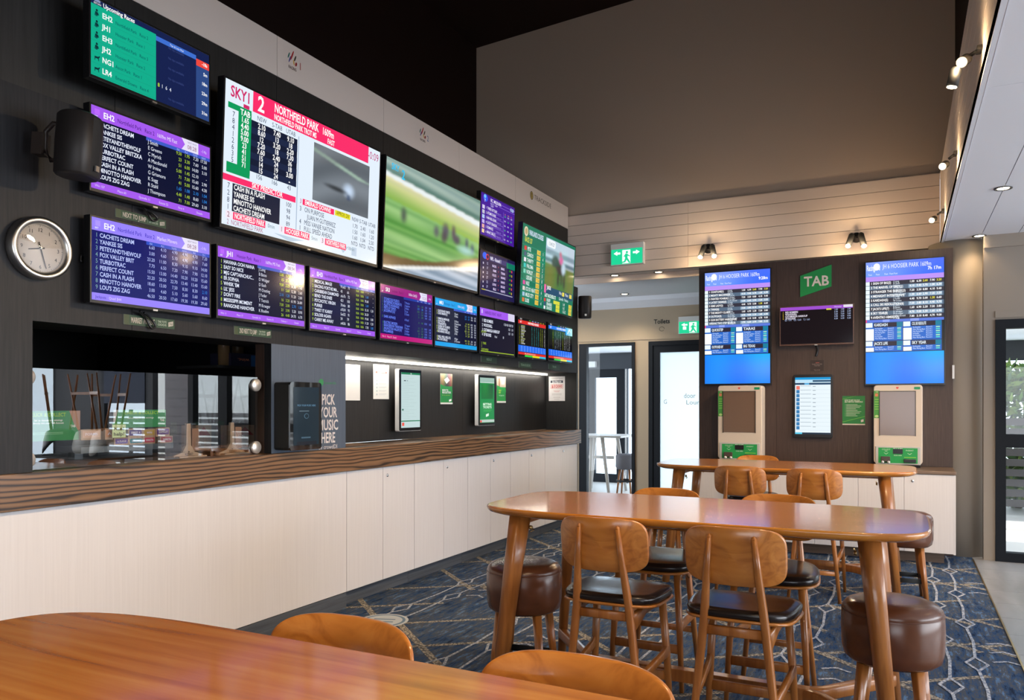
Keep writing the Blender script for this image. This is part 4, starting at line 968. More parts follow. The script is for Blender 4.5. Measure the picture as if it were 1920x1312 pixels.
def d_track(s):
    s.r(0, 0, 160, 90, '0C7458'); s.el(9, 8, 5.5, 5.5, 'D8D0B0', 2); s.el(9, 8, 3.4, 3.4, 'B8A070', 3); s.t('PARKLANDS COURSES', 17, 10.4, 5.6, 'D6E4F8', bold=True, wid=40)
    s.t('RACE 127', 6, 19.6, 5.4, 'D8D850', bold=True, wid=20)
    for i in range(10):
        y = 28+i*6.5; s.r(0, y-5, 65, y-4.5, '2A9A7A', 2); s.r(6, y-3.6, 12, y+1, ('E03A3A', '50607A', 'E8E8F0', '40C8C0', '7AD0B8', '208060', 'E050A0', 'E8D8D0', 'A8C8E0', 'E07A40')[i], 2)
        s.t(('PETE', 'CANDO', 'THRIFTY', 'PALOMA', 'NORLEY', 'LEISURE', 'NILE', 'ICE SO NEAT', 'MILES CITY', 'SUSIE')[i], 14, y+.8, 4.2, 'DFF2EC', bold=True, sx=.72); s.r(41, y-4.2, 51, y+1, 'E8C850', 2); s.t('%d.%d0' % (2+i, (i*7) % 10), 46, y+.2, 3.2, '8A4A10', align='c', L=4); s.t(str((i*3) % 8+1), 57, y+.3, 4, 'DFF2EC')
    def ph(u, v):
        c = [.72+.05*u, .82, .88] if v < .38+.0*u else ([.38, .47, .52] if v < .50 else [.36+.08*math.sin(9*u), .48, .22])
        if .47 < v < .495: c = [.75, .8, .82]
        if .22 < v < .32 and u > .0: c = [.52, .60, .66]
        for cx, cy, rx, ry, q in ((.34, .42, .13, .13, (.22, .20, .22)), (.52, .52, .17, .16, (.24, .20, .20)), (.53, .36, .075, .10, (.86, .35, .62)), (.50, .23, .04, .06, (.80, .25, .42)), (.62, .52, .08, .15, (.75, .84, .90)), (.45, .78, .035, .16, (.20, .17, .17)), (.66, .78, .035, .18, (.22, .19, .19)), (.56, .75, .03, .15, (.24, .20, .20)), (.26, .46, .05, .09, (.24, .20, .21))):
            d = ((u-cx)/rx)**2+((v-cy)/ry)**2
            if d < 1.25: k = min(1, 1.25*(1.25-d)); c = [a*(1-k)+b_*k for a, b_ in zip(c, q)]
        return lin([max(0, min(1, x)) for x in c])
    s.img(66, 4, 158, 62, ph, 70, 45)
    s.poly([(p[0], p[1]) for p in rrect(68, 95, 5, 14, 4, 4)], 'F0F6FA', 3); s.t('12:40:27', 81.5, 11.8, 4, '6A7A8A', align='c', L=5)
    s.r(66, 60, 71, 68, 'F06AA8', 3); s.t('JADE', 74, 65, 4.2, 'FFFFFF', bold=True, L=4); s.r(66, 62, 158, 70.5, '1E4A6A', 2); s.r(66, 61, 71, 70, 'F06AA8', 4); s.t('Win', 112, 67, 3.8, 'FFFFFF', L=4); s.r(122, 63, 129, 68, 'E8D850', 4); s.t('Place', 132, 67, 3.8, 'FFFFFF', L=4); s.r(146, 63, 154, 68, 'E8D850', 4)
    s.t('LAST RACE RESULTS', 68, 74.6, 4, 'F0FFFA', bold=True, wid=34, L=4); s.t('Quinella  Trifecta', 112, 73.6, 3.4, 'E8F4FF', L=4)
    for i in range(3):
        y = 79.4+i*4.6; s.r(67, y-3, 72, y+.8, ('E03A3A', '40507A', 'E8E8F0')[i], 2); s.t(('RUBY', 'ENABLE', 'SEASIDE')[i], 75, y+.4, 3.6, 'DFF2EC', bold=True); s.r(96 if i == 0 else 104, y-3.2, 116, y+1, 'D8D840', 2); s.t(('1-4', '1-3', '1-3-2')[i], 126, y+.3, 3.6, 'FFFFFF'); s.r(146, y-3.2, 156, y+1, 'E8D850', 2); s.t('$%d' % (42+i*31), 151, y, 3, '7A5A10', align='c', L=4)
GR = 'televisions over the betting counter'
XT = XL+.085
tv('small television at the top left, Upcoming Races list on green', quad((170.6, 4.8), (169.7, 140.8), (391.2, 95), (391.8, 226.3), XT), XT, d_upcoming, wall=XU, group=GR)
tv('small television left above the Next to Jump sign, purple EH2 race board', quad((170.6, 195.9), (170.6, 351.5), (393.7, 276.9), (392.4, 410.4), XT), XT, d_eh2, wall=XL, group=GR)
tv('small television just right of the clock, lilac and blue EH2 Market Movers board', quad((172, 405.5), (171.5, 561), (393, 457), (392, 589.5), XT), XT, d_mm, wall=XL, group=GR)
tv('small television with purple JH1 Hoosier Park board above the 2nd Next to Jump sign', quad((408.3, 460.1), (408.3, 591.4), (570.2, 498), (570.2, 611.7), XT), XT, d_jh1, wall=XL, group=GR)
tv('small television with purple EH3 board, third in the bottom row', quad((582, 500.8), (580.7, 615), (703.4, 529.7), (701.9, 630.8), XT), XT, d_eh3, wall=XL, group=GR)
tv('small television with magenta header and blue lettering, SR3 board', quad((713.9, 532.3), (712.3, 633.1), (810.5, 553.4), (809.5, 645.6), XT), XT, d_sr3, wall=XL, group=GR)
tv('small television with sky blue header, MR3 board', quad((816, 556.6), (815.6, 647.5), (894.3, 575.9), (893, 656), XT), XT, d_mr3, wall=XL, group=GR)
tv('small television with purple header over a mostly black screen, bottom row', quad((900.7, 575.9), (899.1, 660), (965, 590.6), (964.1, 666.5), XT), XT, d_matches, wall=XL, group=GR)
tv('small television with red header and columns of odds, second from the corridor end', quad((972.2, 595.5), (971.2, 666.8), (1023, 604.6), (1023, 673.5), XT), XT, lambda s: d_fix(s, 1), wall=XL, group=GR)
tv('small television with blue header and odds, last at the corridor end of the bottom row', quad((1028.9, 607), (1028, 674), (1072.4, 613), (1072, 679), XT), XT, lambda s: d_fix(s, 2), wall=XL, group=GR)
XBIG = -3.50
tv('big television with white and red odds page, largest on the wall', quad((423, 149), (415, 418), (711.5, 287), (706.5, 494), XBIG), XBIG, d_sky, tilt=2.4, wall=XU, group=GR, chin=.022, bez=.012, depth=.05, mt=SCREENB)
tv('big television showing blurred horses racing on green turf', quad((723.5, 293.5), (719.5, 498), (899.7, 378.4), (895, 546), XBIG), XBIG, d_turf, tilt=2.4, wall=XU, group=GR, chin=.022, bez=.012, depth=.05, mt=SCREENB)
XS = -3.55
tv('small television with violet race list, upper of the pair beside the big turf screen', quad((901.6, 358.7), (901.1, 438.7), (965, 391.2), (963, 462), XS), XS, d_purple, tilt=1.5, wall=XU, group=GR)
tv('small television with dark purple match list, lower of the pair beside the big turf screen', quad((901, 470.7), (900, 550.7), (965.7, 489.3), (963.5, 566.7), XS), XS, d_sports, tilt=1, wall=XL, group=GR)
tv('medium television with green odds table and a jockey in pink on a horse', quad((979, 417), (975.8, 566), (1076.6, 465.6), (1074.6, 593.7), XBIG+.03), XBIG+.03, d_track, tilt=3, wall=XU, group=GR, chin=.018, depth=.05, mt=SCREENB)

# loose cables below the televisions
def cable(pts, label, r_=.006, name='power_cable'):
    b = MB(); P_ = [Vector(p) for p in pts]; out = []
    for i in range(len(P_)-1):
        p0, p1, p2, p3 = P_[max(i-1, 0)], P_[i], P_[i+1], P_[min(i+2, len(P_)-1)]
        for k in range(6):
            t = k/6; out.append(.5*((2*p1)+(p2-p0)*t+(2*p0-5*p1+4*p2-p3)*t*t+(3*p1-p0-3*p2+p3)*t**3))
    out.append(P_[-1]); b.tube(out, r_, 8); o = b.build(name, BLACK); tag(o, label, 'cable'); return o
def cL(px, py, X=XL+.02): return onX(px, py, X)
cable([cL(262, 583, XL+.05), cL(272, 595), cL(282, 613), cL(287, 615), cL(291, 610), cL(283, 598), cL(270, 586, XL+.04)], 'looped black cable hanging over the Market Movers sign')
cable([cL(270, 390, XL+.05), cL(278, 402), cL(286, 413), cL(294, 412), cL(294, 407), cL(284, 398), cL(272, 392, XL+.04)], 'looped black cable hanging by the Next to Jump sign')
cable([cL(927, 436, XL-.08), cL(928, 455, XL), cL(929, 480, XL+.01)], 'black cable between the stacked pair of small televisions', .005)
cable([cL(909, 434, XL-.08), cL(909, 462, XL), cL(917, 476, XL+.01)], 'thin black cable left of the one between the stacked pair of televisions', .003)
cable([cL(927, 560, XL+.02), cL(928, 572, XL+.01), cL(930, 588, XL+.01)], 'short black cable below the lower of the stacked pair of televisions', .005)
cable([cL(160, 480, XL+.04), cL(153, 478), cL(152, 490), cL(158, 488)], 'small cable end sticking out left of the Market Movers television', .004)
cable([onY(1530, 648, YP-.05), onY(1533, 656, YP-.02), onY(1530, 668, YP-.015)], 'short black cable under the small television on the terminal wall', .012)

# ------------------------------------------------------------------ flat signs and sheets
def sheet(name, label, cat, r4, at, draw, W, H, axis='x', thick=.003, group=None, mt=None, lay=.0007):
    u, z, w_, h_ = r4
    s = Sheet(W, H, w_, h_, lay); s.mb.box(-w_/2, w_/2, -h_/2, h_/2, -thick, 0, 0, (.5, .5, .48)); draw(s)
    loc = (at, u, z) if axis == 'x' else (u, at, z)
    o = s.mb.build(name, mt or PRINT, loc=loc, rot=ROT_L if axis == 'x' else ROT_F)
    tag(o, label, cat, group); return o
def d_sign(txt, sub):
    def f(s):
        s.r(0, 0, 100, 26, '24442C'); s.r(0, 0, 10, 26, '3C4A2C', 1.5); s.t(txt, 13, 20, 14, 'C4BBAE', bold=True, wid=46)
        s.r(62, 5, 62.6, 21, '8A9A88', 2)
        for i, q in enumerate(sub): s.t(q, 65, 12+i*8, 5.4, 'A8B8A4', wid=18, bold=True)
        s.poly([(87, 9), (97, 5), (97, 17), (87, 21)], 'B8B0A4', 2); s.t('TAB', 88.5, 15.6, 4.6, '24442C', L=4, wid=7)
    return f
xs_ = XL+.004
sheet('channel_sign', 'dark green Next to Jump sign under the purple EH2 television', 'sign', rectmid(216.5, 311, 402, 417.5, xs_), xs_, d_sign('NEXT TO JUMP', ('TAB FIXED', 'BET ODDS LINE')), 100, 26, group='small green channel signs')
sheet('channel_sign', 'dark green Market Movers sign over the service window', 'sign', rectmid(232, 327, 594, 612.5, xs_), xs_, d_sign('MARKET MOVERS', ('TAB TOTE', 'ODDS')), 100, 26, group='small green channel signs')
sheet('channel_sign', 'dark green 2nd Next to Jump sign at the right of the service window', 'sign', rectmid(439, 508.6, 614.5, 630, xs_), xs_, d_sign('2ND NEXT TO JUMP', ('TAB FIXED', 'BET ODDS LINE')), 100, 26, group='small green channel signs')
def d_s3(txt):
    def f(s): s.r(0, 0, 100, 30, '16301E'); s.t(txt, 50, 20, 11, '7E9A84', bold=True, align='c', wid=34 if len(txt) < 7 else 76)
    return f
for (a, c, yt, yb, q, lb) in ((902, 931.5, 668.5, 679.5, 'RESULT', 'tiny dark green result sign below the mostly black television'), (973, 997, 679, 690, 'TRACKSIDE', 'tiny dark green sign under the red header television'), (1028.5, 1049.5, 683, 692.5, 'TRACKS', 'tiny dark green sign under the last television by the corridor')):
    sheet('channel_sign', lb, 'sign', rectmid(a, c, yt, yb, xs_), xs_, d_s3(q), 100, 30, group='small green channel signs')
# printed marks on the cream board
def logo(px0, px1, yt, yb, label, draw, W, H):
    u, z, w_, h_ = rectmid(px0, px1, yt, yb, XU+.006); s = Sheet(W, H, w_, h_, .0003); draw(s)
    s.r(0, 0, W, H, tuple(BAND.node_tree.nodes['Principled BSDF'].inputs[0].default_value)[:3], 0); o = s.mb.build('board_logo', PRINT, loc=(XU+.006, u, z), rot=ROT_L); tag(o, label, 'logo')
def d_skylogo(n):
    def f(s):
        for (x, y, a, rx, ry, c) in ((14, 24, -20, 5, 14, '2E6A62'), (20, 38, -20, 4.5, 16, '4A4E8A'), (34, 18, -22, 5.5, 24, '9C1410'), (52, 24, -20, 5.5, 14, '3A3A2C'), (44, 44, 10, 4, 11, 'C8A040'), (58, 46, -10, 6, 9, '8A0E10')):
            ca, sa = math.cos(R(a)), math.sin(R(a))
            s.poly([(x+rx*math.cos(t)*ca-ry*math.sin(t)*-sa, y+rx*math.cos(t)*sa+ry*math.sin(t)*ca) for t in [k*math.pi/8 for k in range(16)]], c, 1+x*.01)
        s.t('RACING', 36, 76, 12, '5A4A46', align='c', bold=True, wid=48); s.t(n, 74, 60, 30, '9C2018' if n == '1' else '3A5A8A', bold=False)
    return f
logo(537, 565.5, 98, 134, 'red numeral 1 beside a small multicoloured racing mark on the cream board', d_skylogo('1'), 92, 80)
logo(785, 804, 240.5, 267.5, 'numeral 2 beside a small multicoloured racing mark on the cream board', d_skylogo('2'), 92, 80)
def d_tl(s):
    s.el(9, 10, 7, 9, '4A4030'); s.el(9, 10, 5.6, 7.6, 'A08848', 2); s.t('T', 9, 14, 8, '4A4030', align='c', bold=True); s.t('TRACKSIDE', 20, 15, 10, '4E423C', wid=78)
logo(993, 1034, 367, 384.5, 'dark lettering with a round gold emblem on the cream board', d_tl, 100, 20)
# posters in the niche
XP = XN+.002
def d_blank(s): s.r(0, 0, 10, 10, 'E6E3DE')
u, z, w_, h_ = rectmid(640, 675, 683, 750.5, XP)
sheet('notice', 'blank white sheet partly hidden behind the blue grey panel', 'notice', (u, z, w_, h_), XP, d_blank, 10, 10)
def d_check(s):
    s.r(0, 0, 60, 90, 'EDEAE4'); s.t('COUNTER NOTICE', 30, 12, 3, 'B08A84', align='c'); s.r(8, 18, 52, 22.5, 'D86A5A', 2); s.r(14, 19.2, 46, 21.2, 'EDEAE4', 3)
    for i in range(6):
        s.el(13, 33+i*9, 2.4, 2.4, 'B8C4C4', 2); s.r(20, 31+i*9, 50, 31.8+i*9, 'B4B8BA', 2); s.r(20, 33.6+i*9, 44, 34.3+i*9, 'C4C8CA', 2)
sheet('notice', 'white notice with a red heading band and a list, under the light strip', 'notice', rectmid(700, 729, 683.5, 748, XP), XP, d_check, 60, 90)
def d_grn(s, a=''):
    s.r(0, 0, 60, 150, '1E8C46'); s.img(0, 0, 60, 62, lambda u, v: lin((.62-.3*v+.15*math.sin(9*u), .58-.3*v+.1*math.sin(7*u), .52-.3*v)), 10, 8, 1.5)
    s.poly([(18, 30), (34, 16), (46, 32), (30, 50)], 'D8D8D4', 3); s.poly([(0, 52), (60, 78), (60, 90), (0, 90)], '1E8C46', 3)
    s.t('HOW TO', 8, 86, 9, 'FFFFFF', bold=True, wid=30, L=5); s.t('REGISTER', 8, 97, 9, 'FFFFFF', bold=True, wid=44, L=5); s.t('for an account', 8, 108, 5, 'B8E060', wid=40, L=5); s.poly([(42, 128), (54, 124), (54, 134), (42, 138)], 'FFFFFF', 5); s.r(0, 142, 60, 150, 'E8E8E4', 5)
sheet('poster', 'narrow green poster with a photo on top, between the two small touch screens', 'poster', rectmid(825.5, 848, 700.5, 757.5, XP), XP, d_grn, 60, 150)
def d_grn2(s):
    s.r(0, 0, 60, 150, '1E9A44'); s.r(0, 0, 60, 60, 'C8B8A4', 2); s.r(12, 10, 20, 60, '9A6A48', 3); s.r(30, 6, 50, 44, 'E8E4DC', 3); s.poly([(0, 50), (60, 74), (60, 90), (0, 90)], '1E9A44', 4)
    s.t('NOW', 12, 84, 9, 'C8E850', bold=True, L=5); s.t('EASY', 12, 96, 9, 'C8E850', bold=True, L=5); s.t('TICKETS', 12, 112, 7, 'F0FFF0', L=5, wid=36); s.r(0, 140, 60, 150, 'E8E8E4', 5)
sheet('poster', 'narrow green poster right of the betting tickets screen', 'poster', rectmid(931.3, 948, 706, 755, XP), XP, d_grn2, 60, 150)
def d_3200(s):
    s.r(0, 0, 60, 90, 'E8E4E2'); s.t('COMMUNITY DRAW', 30, 11, 3.4, '6A6A74', align='c', wid=44); s.r(7, 15, 53, 24, '333A4A', 2); s.t('Jackpot', 30, 22.4, 6.4, 'F0F0F0', align='c', bold=True, L=4, wid=34)
    s.r(7, 29, 53, 44.4, 'D05048', 2); s.r(8, 30, 52, 43.4, 'E8DCDA', 3); s.t('$3200', 30, 41, 9.4, 'C83830', align='c', bold=True, L=5, wid=40)
    for i, (y, a) in enumerate(((52, 24), (56, 18), (63, 36), (67, 36), (76, 26), (83, 20))): s.r(30-a/2, y, 30+a/2, y+1.2, 'D09088' if i < 2 else 'B0A8A8', 2)
sheet('notice', 'white Jackpot $3200 notice at the end of the niche', 'notice', rectmid(1029, 1059.2, 705.5, 751.5, 8.996, 'y'), 8.996, d_3200, 60, 90, axis='y')
# two tall touch screens in the niche
def touch(label, px0, px1, yt, yb, draw, pxs):
    X = XN+.10; u, z, w_, h_ = rectmid(px0, px1, yt, yb, X)
    t = thing('touch_screen', label, 'touch screen', (X, u, z), ROT_L, 'tall touch screens in the counter niche')
    b = MB(); b.prism(rrect(-w_/2, w_/2, -h_/2, h_/2, .015), -.004, 0); b.build('screen_surround', BLACK, t)
    b = MB(); b.prism(rrect(-w_/2-.003, w_/2+.003, -h_/2-.003, h_/2+.003, .015), -.045, -.004); b.build('casing', WHITE, t)
    b = MB(); b.box(-.05, .05, -.06, .06, -.098, -.045); b.build('wall_bracket', MATTE, t)
    s = Sheet(60, 170, w_*.86, h_*.90); draw(s); s.mb.build('display', SCREENM, t, loc=(0, 0, .0002))
def d_t1(s):
    s.r(0, 0, 60, 170, 'BCD2D2'); s.r(0, 0, 60, 6, '1E7A52', 2); s.t('TAB', 30, 4.8, 3.6, 'FFFFFF', align='c', L=4)
    for i in range(26): s.r(3, 12+i*5.4, (26, 40, 22, 48)[i % 4], 12.6+i*5.4, 'A4BABA', 2)
    s.r(8, 24, 14, 26.5, '2E3E46', 3); s.r(18, 24.2, 20, 26.2, '2E3E46', 3); s.r(0, 148, 60, 151, '1E7A52', 2); s.r(2, 154, 9, 164, 'E8584A', 3); s.r(2, 112, 7, 117, '2E6A5A', 3)
touch('tall touch screen with a pale list page, left of the two in the niche', 749, 790, 693, 807, d_t1, 0)
def d_t2(s):
    s.r(0, 0, 60, 170, '1E8A48'); s.r(0, 0, 60, 18, '9AB8AC', 2); s.r(0, 18, 60, 19.5, 'E8F0E8', 2); s.img(5, 24, 55, 80, lambda u, v: lin((.08+.05*u, .42+.12*math.sin(5*u)*(1-v), .2)), 6, 6, 2)
    s.t('BETTING', 30, 104, 8, 'E8FFE8', bold=True, align='c', wid=36); s.t('TICKETS', 30, 115, 8, 'E8FFE8', bold=True, align='c', wid=36); s.r(14, 121, 48, 122, '60D060', 3); s.r(14, 126, 44, 127, '60D060', 3)
    s.poly([(24, 138), (36, 134), (36, 144), (24, 148)], 'D8E8D8', 3); s.r(0, 158, 60, 168, 'B8C8C0', 2); s.r(0, 160, 7, 168, 'E04A4A', 3)
touch('tall touch screen with a green betting tickets page, right one in the niche', 897.5, 928.5, 703.5, 797, d_t2, 0)
# music panel
X = -3.478; u, z, w_, h_ = rectmid(544.5, 602.5, 717, 842.5, X)
t = thing('music_panel', 'black glass jukebox touch panel on the blue grey wall beside Pick Your Music lettering', 'jukebox', (X, u, z), ROT_L)
b = MB(); b.prism(rrect(-w_/2, w_/2, -h_/2, h_/2, .02), -.137, -.012); b.build('casing', MATTE, t)
b = MB(); b.prism(rrect(-w_/2-.002, w_/2+.002, -h_/2-.002, h_/2+.002, .02), -.012, 0); b.build('glass_front', mat('black_mirror_glass', (.01, .011, .012), .03, spec=1.0), t)
s = Sheet(100, 200, w_*.82, h_*.86); s.r(0, 0, 100, 200, '1C2C36'); s.t('PICK YOUR MUSIC HERE', 50, 66, 6, '6A98B8', align='c', wid=72); s.el(50, 100, 9, 9, '5A7C90', 2); s.el(50, 100, 7.6, 7.6, '1C2C36', 3); s.r(22, 82, 60, 83.4, '8AA4B0', 2); s.r(12, 188, 90, 200, '20242C', 2); s.r(30, 172, 66, 177, '4A6474', 2)
s.mb.build('display', SCREEN, t, loc=(0, 0, .0003))
def d_pick(s):
    for i, q in enumerate(('PICK', 'YOUR', 'MUSIC', 'HERE')): s.t(q, 50, 62+i*41, 32, 'D9D2CF', bold=True, align='c', wid=(46, 62, 72, 50)[i])
    s.t('by crowdDJ', 50, 205, 13, 'D9D2CF', align='c', wid=66)
u, z, w_, h_ = rectmid(588, 641, 722, 847, XL+.001); s = Sheet(100, 215, w_, h_, .0004); d_pick(s)
o = s.mb.build('wall_lettering', PRINT, loc=(XL+.001, u, z), rot=ROT_L); tag(o, 'white Pick Your Music Here lettering on the blue grey panel right of the jukebox', 'lettering')
u, z, w_, h_ = rectmid(597, 631, 710, 724, XL+.001); s = Sheet(60, 24, w_, h_, .0004); s.el(9, 12, 8, 11, '2E8A50'); s.t('sounds', 20, 17, 9, '2E8A50', wid=38)
o = s.mb.build('wall_logo', PRINT, loc=(XL+.001, u, z), rot=ROT_L); tag(o, 'green round logo and word above the Pick Your Music lettering', 'logo')

# ------------------------------------------------------------------ terminal wall: screens, kiosks, logo
YS = YP-.055
def d_form(s, names, clock, big):
    s.img(0, 0, 90, 25, lambda u, v: lin((.40+.12*math.sin(4*u+1)-.08*v, .52+.10*math.sin(4*u+1), .96)), 12, 5); s.r(0, 19.4, 90, 25.6, 'B890F0', 2)
    s.t('RacingLive', 1, 11, 7, 'F4F8FF', bold=True, wid=16); s.el(13, 6.5, 4, 4.6, 'F4F8FF', 3); s.t('JH 6 HOOSIER PARK 1609m', 20, 9.4, 5.6, 'F0F4FF', wid=56); s.t(clock, 87, 14.4, 4, 'FFFFFF', align='r', bold=True)
    for x in (3, 12, 22, 28, 33): s.t('Fast', x, 17.6, 2.2, 'E8F0FF')
    s.r(0, 25.6, 90, 76, '33313E'); 
    for i, nm in enumerate(names):
        y = 25.6+i*(50.4/len(names)); hh = 50.4/len(names)
        s.r(0, y+.3, 4.6, y+hh-.3, 'E8F8FF', 3)
        if i % 2: s.r(4.6, y, 90, y+hh, '566A80', 2); s.r(50, y+.5, 88, y+hh-.5, '93AEC6', 2.5)
        s.t('%d' % (i+1), 6, y+hh*.72, hh*.5, 'FFFFFF', bold=True, L=4); s.t(nm, 8.6, y+hh*.72, hh*.52, 'FFFFFF', bold=True, L=4, sx=.74)
        s.t(('J Long', 'B Bates', 'D Widger', 'A Macdonald', 'J Yoder')[i % 5], 32.4, y+hh*.44, hh*.38, 'E8F4FF', L=4); s.t(('D Eash', 'T Tetrick', 'M Krueger', 'K Sugg', 'W Irvine')[i % 5], 32.4, y+hh*.92, hh*.38, 'E8F4FF', L=4)
        for k, x in enumerate((54, 62, 69, 77, 84.5)): s.t('%d.%d0' % ((i*3+k*5) % 9+1, (i+k*3) % 10), x, y+hh*.66, hh*.46, 'F0E840' if (i == 0 and k in (2, 4)) or (i == 4 and k == 3) else 'FFFFFF', align='c', bold=True, L=4)
    s.r(0, 76, 90, 79.4, '5A78D8', 2); s.r(20, 76, 28, 79.4, '8AA0F0', 3); s.r(52, 76, 62, 79.4, '8AA0F0', 3); s.r(0, 76, 1.4, 79.4, 'F04A8A', 3)
    for r_ in range(2):
        for c in range(2):
            x, y, hh = c*44, 79.6+r_*24.5, (23.8 if r_ == 0 else 13.6)
            s.r(x, y, x+43.4, y+hh, '2868C8', 2); s.r(x, y+.3, x+8, y+6.4, 'E8F8FF', 3); s.r(x+9, y+.4, x+43, y+6.4, '2A2434', 3); s.t(big[r_*2+c], x+10, y+5, 3.6, 'E8F4FF', bold=True, L=5, wid=16); s.r(x+36.5, y+.4, x+43, y+6.4, '0E7A9A', 4)
            s.r(x, y+8.4, x+9.6, y+hh, 'F6FCFF', 3)
            for k in range(int((hh-7)/2.6)): s.t('Nice Racing Barn', x+11, y+9+k*2.6, 1.9, 'D8ECFF', L=4, wid=(9, 14, 12, 7)[k % 4]); s.t('Record %d' % k, x+26, y+9+k*2.6, 1.9, 'D8ECFF', L=4, wid=7); s.r(x+37, y+7.6+k*2.6, x+41.5, y+9+k*2.6, '58D8C0' if k % 2 else 'A8E8B8', 4)
    s.img(0, 118.6, 90, 160, lambda u, v: lin((.10+.22*max(0, math.sin(3*v))*u, .50+.16*u*(1-v)+.04*math.sin(9*u), .98)), 10, 10)
N1 = ['COASTLINE(1)', 'MIGHTY MACHINE(3)', 'PAINTED PONIE(4)', 'LATEST DESIRE(5)', 'KIMS LADY(2)', 'TARAS(6)', 'THE MIGHTY CLUE(7)', 'OUTFOX(9)', 'GUN BATTERY HANOVER(8)', 'TEXAS TWO STEP BLUE(10)']
N2 = ['SIGN OF BIG(2)', 'THE MARVEL OF GREY(1)', 'STRANGER THE SHIRLEY(3)', 'MIDNIGHT INTENTION(4)', 'KARDASH(5)', 'CALL SKI RESOLUTION(6)', "JACK'S LIFE(7)", 'SKY YEAR(8)', 'AVENTRO HIMSELF(9)']
def fq(TL, BL, TR, BR, Y):
    return quad(TL, BL, TR, BR, Y, 'y')
tv('left of the two tall portrait screens on the terminal wall, odds over bright blue', fq((1321.7, 511.5), (1321.8, 718.8), (1444, 504), (1444, 718.8), YS), YS, lambda s: d_form(s, N1, '9:28m', ('QUICKSTEP', 'TARAS', 'OUTFOXED BY', 'BIG TEXAS')), axis='y', W=90, H=160, mt=SCREENM, group='tall portrait screens', name='portrait_screen', wall=YP, depth=.05)
tv('right of the two tall portrait screens on the terminal wall, beside the round column', fq((1623.4, 491.8), (1623.4, 718.8), (1770, 482.7), (1770, 718.8), YS), YS, lambda s: d_form(s, N2, '7h 17m', ('KARDASH', 'COL SKI RESOLUTE', "JACK'S LIFE", 'SKY YEAR')), axis='y', W=90, H=160, mt=SCREENM, group='tall portrait screens', name='portrait_screen', wall=YP, depth=.05)
def d_small(s):
    s.r(0, 0, 160, 90, '130A10'); s.r(0, 0, 160, 8, 'A050D0'); s.r(140, 0, 160, 6, 'E8E4F0', 3); s.t('Hoosier', 120, 5.6, 4, 'E8D8FF')
    for i, q in enumerate(('RED BOMBERS', 'WOODSHILL', 'CATAMARGA HARROUP', 'UP BOOKIE')): s.t(q, 11, 14+i*5.2, 4.2, 'F0E8F8', bold=True, sx=.75); s.t(str(i+1), 5, 14+i*5.2, 4, 'E8C840')
    s.t('Q,1  5.90    Q,2  12.60    T,3  5.60', 10, 33, 4, 'B8C8F0', sx=.7)
    for i in range(5):
        for x in (124, 138, 152): s.t('%d.%d0' % (i+1, (i*3) % 10), x, 12+i*5.4, 3.6, 'C8D8FF', align='c')
    s.r(103, 7, 114, 10.5, 'D8D840', 2)
tv('small landscape television on the terminal wall under the green slanted sign', fq((1463.5, 577.0), (1463.5, 644.5), (1599, 570.5), (1599, 643.0), YP-.10), YP-.10, d_small, axis='y', tilt=1.5, group=None, wall=YP, rim=mat('dark_bronze_bezel', (.10, .05, .035), .3))
# wall touch tablet
def d_tab(s):
    s.r(0, 0, 60, 100, 'EAF6FC'); s.r(0, 0, 60, 4, '1A98D8', 2); s.r(0, 4, 60, 9, 'BDE4F8', 2); s.r(30, 5, 60, 8, '2A4A6A', 3); s.r(0, 9.6, 60, 13, '2A4A6A', 2); s.r(16, 9.6, 24, 13, '60B0E0', 3)
    s.r(2, 15, 8, 21.4, 'F07A6A', 2)
    for i in range(11):
        if i: s.r(2, 15+i*7.1, 7.6, 21+i*7.1, '3A80B8', 2)
        s.r(9, 15+i*7.1, 27, 15.5+i*7.1, '8A9AA8', 2); s.r(30, 15.6+i*7.1, 35, 16.4+i*7.1, '6A7A88', 2); s.r(8, 21.8+i*7.1, 60, 22.1+i*7.1, 'C8D8E0', 2)
    s.r(0, 97, 12, 100, '60D0F0', 3); s.r(12, 97, 60, 100, '2A3A4A', 3)
u, z, w_, h_ = rectmid(1487.5, 1561, 702, 820.5, YP-.05, 'y')
t = thing('touch_tablet', 'black framed touch screen with a white list page between the two beige terminals', 'touch screen', (u, YP-.05, z), ROT_F)
b = MB(); b.prism(rrect(-w_/2, w_/2, -h_/2, h_/2, .02), -.049, 0); b.build('casing', BLACK, t, bevel=.002)
s = Sheet(60, 100, w_*.905, h_*.90); d_tab(s); s.mb.build('display', SCREENB, t, loc=(0, .004, .0002))
# TAB logo
u, z, w_, h_ = rectmid(1500.5, 1559, 498, 555, YP-.01, 'y')
def d_tablogo(s):
    s.poly([(0, 30), (100, 0), (100, 71), (0, 100)], hx('0E8A44')); s.t('TAB', 52, 66, 31, 'D8CDC4', bold=True, align='c', wid=80, L=3)
s = Sheet(100, 100, w_, h_); d_tablogo(s)
n_ = 4; s.mb.add([(s.X(a), s.Y(c), -.008) for a, c in ((0, 30), (100, 0), (100, 71), (0, 100))]+[(s.X(a), s.Y(c), .0005) for a, c in ((0, 30), (100, 0), (100, 71), (0, 100))], [(0, 1, 5, 4), (1, 2, 6, 5), (2, 3, 7, 6), (3, 0, 4, 7)], 0, hx('0E8A44'))
o = s.mb.build('logo_sign', PRINT, loc=(u, YP-.01, z), rot=ROT_F); tag(o, 'green slanted logo sign with three pale letters on the terminal wall', 'sign')
